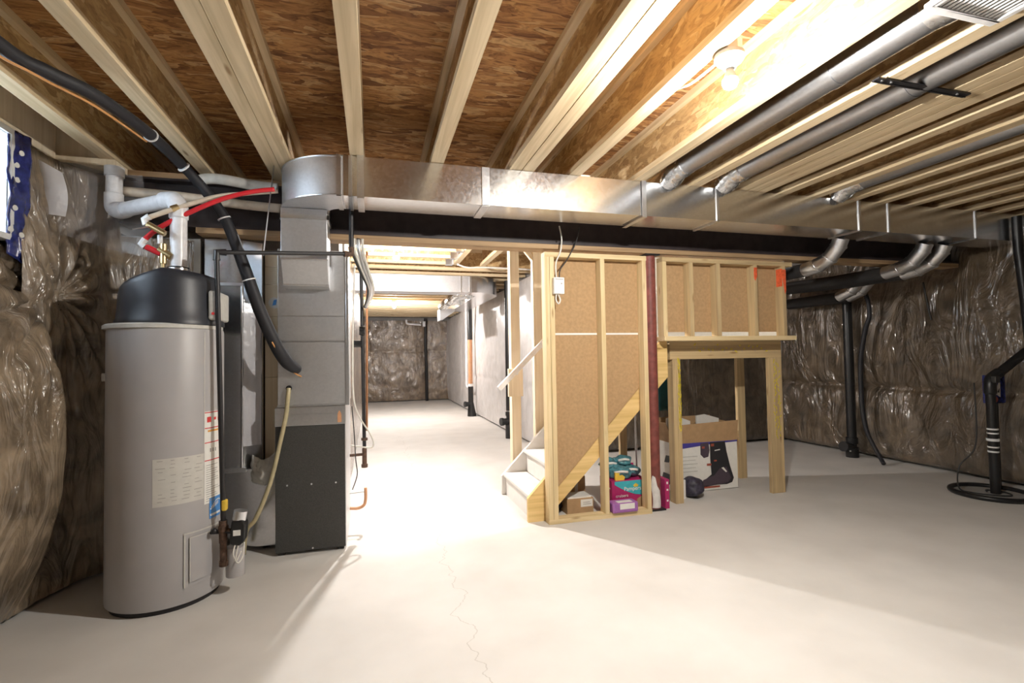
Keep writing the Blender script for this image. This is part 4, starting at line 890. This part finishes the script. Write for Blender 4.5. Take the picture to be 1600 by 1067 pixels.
for i, (x, y, z, w_, mt, lab) in enumerate(((2.02, 3.90, .30, .10, TEALBAG, 'teal plastic diaper package lying in the printed carton'), (2.13, 3.92, .305, .09, TEALBAG, 'teal plastic package against the right stud in the printed carton'), (1.97, 3.98, .355, .085, TEALBAG, 'dark teal package piled topmost at the back of the carton'), (2.10, 3.99, .375, .08, TEALBAG, 'striped teal package at the back right of the carton'))):
    t = thing('diaper_package', lab, 'package', (x, y, z), 'diaper packages piled in the carton')
    mb = MB().sphere((x, y, z), w_, .52, 24)
    for v in mb.bm.verts:
        v.co += V((nz(v.co.x*22, v.co.y*22, i), nz(v.co.y*22, v.co.z*22, i+5), nz(v.co.z*24, v.co.x*22, i+9)))*.028
    ch(t, 'bag', mb, mt, smooth=True)
    ch(t, 'pale_stripe', MB().tube([(x-w_*.7, y-w_*.62, z+.012), (x-w_*.2, y-w_*.98, z+.025), (x+w_*.4, y-w_*.88, z+.015)], .010, 8, 5), PAPER, smooth=True)
ch(thing('yellow_package', 'flat yellow printed package poking out of the carton front', 'package', (1.98, 3.83, .25)), 'sheet', MB().prism([(1.945, .24), (2.02, .24), (2.035, .275), (1.985, .315), (1.945, .315)], 'y', 3.812, 3.83), YELLOW)
pb = thing('purple_packet', 'small purple packet with a white label lying on the bottom plate before the printed carton', 'box', (1.93, 3.7, .0385))
ch(pb, 'packet', MB().box(1.83, 2.055, 3.635, 3.745, .0385, .118), PURP, bevel=.012)
ch(pb, 'white_label', MB().box(1.89, 2.02, 3.6325, 3.6348, .068, .112).box(1.88, 2.01, 3.645, 3.70, .1182, .1195), PAPER)
bc = thing('brown_carton', 'low brown carton with white label under the foot of the stairs', 'box', (1.66, 3.92, 0))
ch(bc, 'carton', MB().box(1.52, 1.755, 3.84, 4.02, 0, .125), CARD, bevel=.003)
ch(bc, 'white_label', MB().box(1.64, 1.745, 3.838, 3.8395, .055, .115), PAPER); ch(bc, 'top_flap', MB().box(1.53, 1.74, 3.85, 4.0, .1255, .137), PAPER)
ch(bc, 'printed_lines', MB().box(1.66, 1.73, 3.8365, 3.8378, .075, .079).box(1.66, 1.72, 3.8365, 3.8378, .09, .094), GREYINK)
b3 = thing('small_carton', 'second brown carton leaning behind the labelled one under the stairs', 'box', (1.72, 4.15, 0))
ch(b3, 'carton', MB().box(1.60, 1.78, 4.06, 4.3, 0, .25), CARD, bevel=.003); ch(b3, 'tape', MB().box(1.68, 1.71, 4.058, 4.0595, .0, .25), GPAPER)
db2 = MB().sphere((1.48, 4.05, .06), .10, .6, 24)
for v in db2.bm.verts: v.co += V((nz(v.co.x*15, v.co.y*15, 3), nz(v.co.y*15, v.co.z*15), 0))*.04
tag(ob('dark_bag', db2, DKBAG, smooth=True), 'dark crumpled bag in the narrow corner under the lowest stair', 'bag')
tag(ob('metal_rod', MB().cyl((2.42, 4.30, 0), (2.42, 4.30, 1.0), .010, n=10), GALV, smooth=30), 'thin shiny rod standing in the dark under the stairs', 'rod')
mg = thing('magenta_box', 'slim magenta carton standing on edge behind the red column base', 'box', (2.42, 3.78, 0))
ch(mg, 'carton', MB().box(2.365, 2.405, 3.735, 3.93, 0, .245), MAG, bevel=.002)
ch(mg, 'white_dots', MB().box(2.378, 2.394, 3.7335, 3.7348, .205, .225).box(2.378, 2.394, 3.7335, 3.7348, .15, .165).box(2.378, 2.394, 3.7335, 3.7348, .06, .075), PAPER)
# big open carton with picture of an upright floor cleaner
bx = thing('appliance_carton', 'large open white carton printed with a black upright cleaner under the landing', 'box', (3.06, 4.3, 0))
bo = ch(bx, 'carton', MB().box(2.71, 3.40, 4.10, 4.102, 0, .46).box(2.71, 3.40, 4.47, 4.472, 0, .46).box(2.71, 2.712, 4.10, 4.472, 0, .46).box(3.398, 3.40, 4.10, 4.472, 0, .46).box(2.71, 3.40, 4.10, 4.472, 0, .004), PAPER)
ch(bo, 'blue_band', MB().prism([(2.71, .46), (3.40, .46), (3.40, .447), (3.15, .44), (2.71, .405)], 'y', 4.0975, 4.0992), BLUEPR)
ch(bo, 'cleaner_body', MB().prism([(3.09, .455), (3.26, .455), (3.275, .36), (3.31, .22), (3.35, .10), (3.33, .06), (3.27, .045), (3.12, .05), (2.99, .065), (2.97, .045), (2.965, .035), (3.02, .10), (3.10, .15), (3.09, .30)], 'y', 4.0965, 4.0974), DKPRINT)
ch(bo, 'cleaner_tank', MB().prism([(2.985, .45), (3.075, .455), (3.085, .38), (3.07, .32), (3.02, .31), (2.985, .345)], 'y', 4.0965, 4.0974), DKPRINT2)
ch(bo, 'cleaner_head', MB().prism([(2.96, .05), (3.01, .105), (3.13, .14), (3.19, .20), (3.27, .21), (3.32, .10), (3.28, .06), (3.10, .045)], 'y', 4.0955, 4.0963), DKPRINT2)
ch(bo, 'cleaner_foot', MB().box(2.95, 3.19, 4.0955, 4.0963, .024, .04), REDPRINT)
ch(bo, 'cleaner_details', MB().box(3.05, 3.10, 4.0945, 4.0953, .235, .255).box(3.10, 3.135, 4.0945, 4.0953, .415, .44).box(3.0, 3.03, 4.0945, 4.0953, .40, .42).box(3.13, 3.16, 4.0945, 4.0953, .27, .285), REDPRINT)
ch(bo, 'cleaner_shine', MB().prism([(3.21, .205), (3.235, .21), (3.275, .165), (3.26, .16)], 'y', 4.0942, 4.0953).prism([(3.14, .378), (3.20, .385), (3.20, .375), (3.14, .37)], 'y', 4.0942, 4.0953), PAPER)
ln = MB()
for k in range(5): ln.box(2.78, 2.95-.02*(k % 2), 4.0975, 4.0985, .33-.035*k, .337-.035*k)
ch(bo, 'printed_lines', ln, GPAPER)
ch(bo, 'side_print', MB().prism([(4.16, .34), (4.25, .33), (4.28, .26), (4.20, .27)], 'x', 2.7075, 2.709).prism([(4.14, .16), (4.3, .16), (4.35, .04), (4.2, .06)], 'x', 2.7075, 2.709), DKPRINT)
ch(bx, 'front_flap', MB().quad([(2.71, 4.10, .46), (3.40, 4.10, .46), (3.40, 4.075, .655), (2.71, 4.075, .635)]), CARD, solid=.004)
ch(bx, 'back_flap', MB().quad([(2.71, 4.472, .46), (3.40, 4.472, .46), (3.40, 4.50, .66), (2.71, 4.50, .66)]), CARD, solid=.004)
ch(bx, 'left_flap', MB().quad([(2.71, 4.10, .46), (2.71, 4.472, .46), (2.62, 4.47, .64), (2.62, 4.11, .66)]), CARD, solid=.004)
ch(bx, 'right_flap', MB().quad([(3.40, 4.10, .46), (3.40, 4.472, .46), (3.43, 4.47, .62), (3.43, 4.30, .62)]), CARD, solid=.004)
for i, (x, lab) in enumerate(((2.85, 'white foam sheet poking up at the left inside the open carton'), (3.24, 'white foam sheet poking up at the right inside the open carton'))):
    tag(ob('foam_packing', MB().prism([(x-.12, .10), (x+.12, .10), (x+.14, .645), (x-.02, .70 if i == 0 else .69), (x-.12, .68)], 'y', 4.25+.08*i, 4.27+.08*i), PAPER), lab, 'packing', 'foam packing in the open carton')
pg = MB().sphere((2.80, 3.98, .085), .10, .95, 24)
for v in pg.bm.verts:
    v.co += V((nz(v.co.x*14, v.co.z*14, 3), nz(v.co.y*14, v.co.z*14), nz(v.co.z*12, v.co.x*12, 8)*.6))*.05
    v.co.z = max(v.co.z, .002)
tag(ob('dark_bag', pg, DKBAG, smooth=True), 'small dark purple bag slumped on the floor behind the left landing leg', 'bag')
tag(ob('white_block', MB().box(2.655, 2.70, 3.93, 3.97, 0, .17), PAPER, bevel=.004), 'small white block beside the left landing leg', 'block')
tag(ob('teal_sheet', MB().grid(lambda u, v: (2.66+.40*u, 4.545-.02*math.sin(u*7)+.02*nz(u*5, v*5, 2), .72+.55*v), 14, 16), TEALSHEET, smooth=True, solid=.006), 'dark teal plastic sheet hanging behind the landing legs', 'plastic sheet')

# ================================================================== LIGHT
wd = bpy.data.worlds.new('sky'); SC.world = wd; wd.use_nodes = True
bg = wd.node_tree.nodes['Background']; bg.inputs['Color'].default_value = (.72, .86, 1, 1); bg.inputs['Strength'].default_value = 14.
SC.view_settings.view_transform = 'Standard'; SC.view_settings.look = 'None'
SC.view_settings.exposure = -0.16; SC.view_settings.gamma = 1
SC.cycles.use_denoising = True
SC.cycles.max_bounces = 10; SC.cycles.diffuse_bounces = 5; SC.cycles.transparent_max_bounces = 12
SC.cycles.sample_clamp_indirect = 12
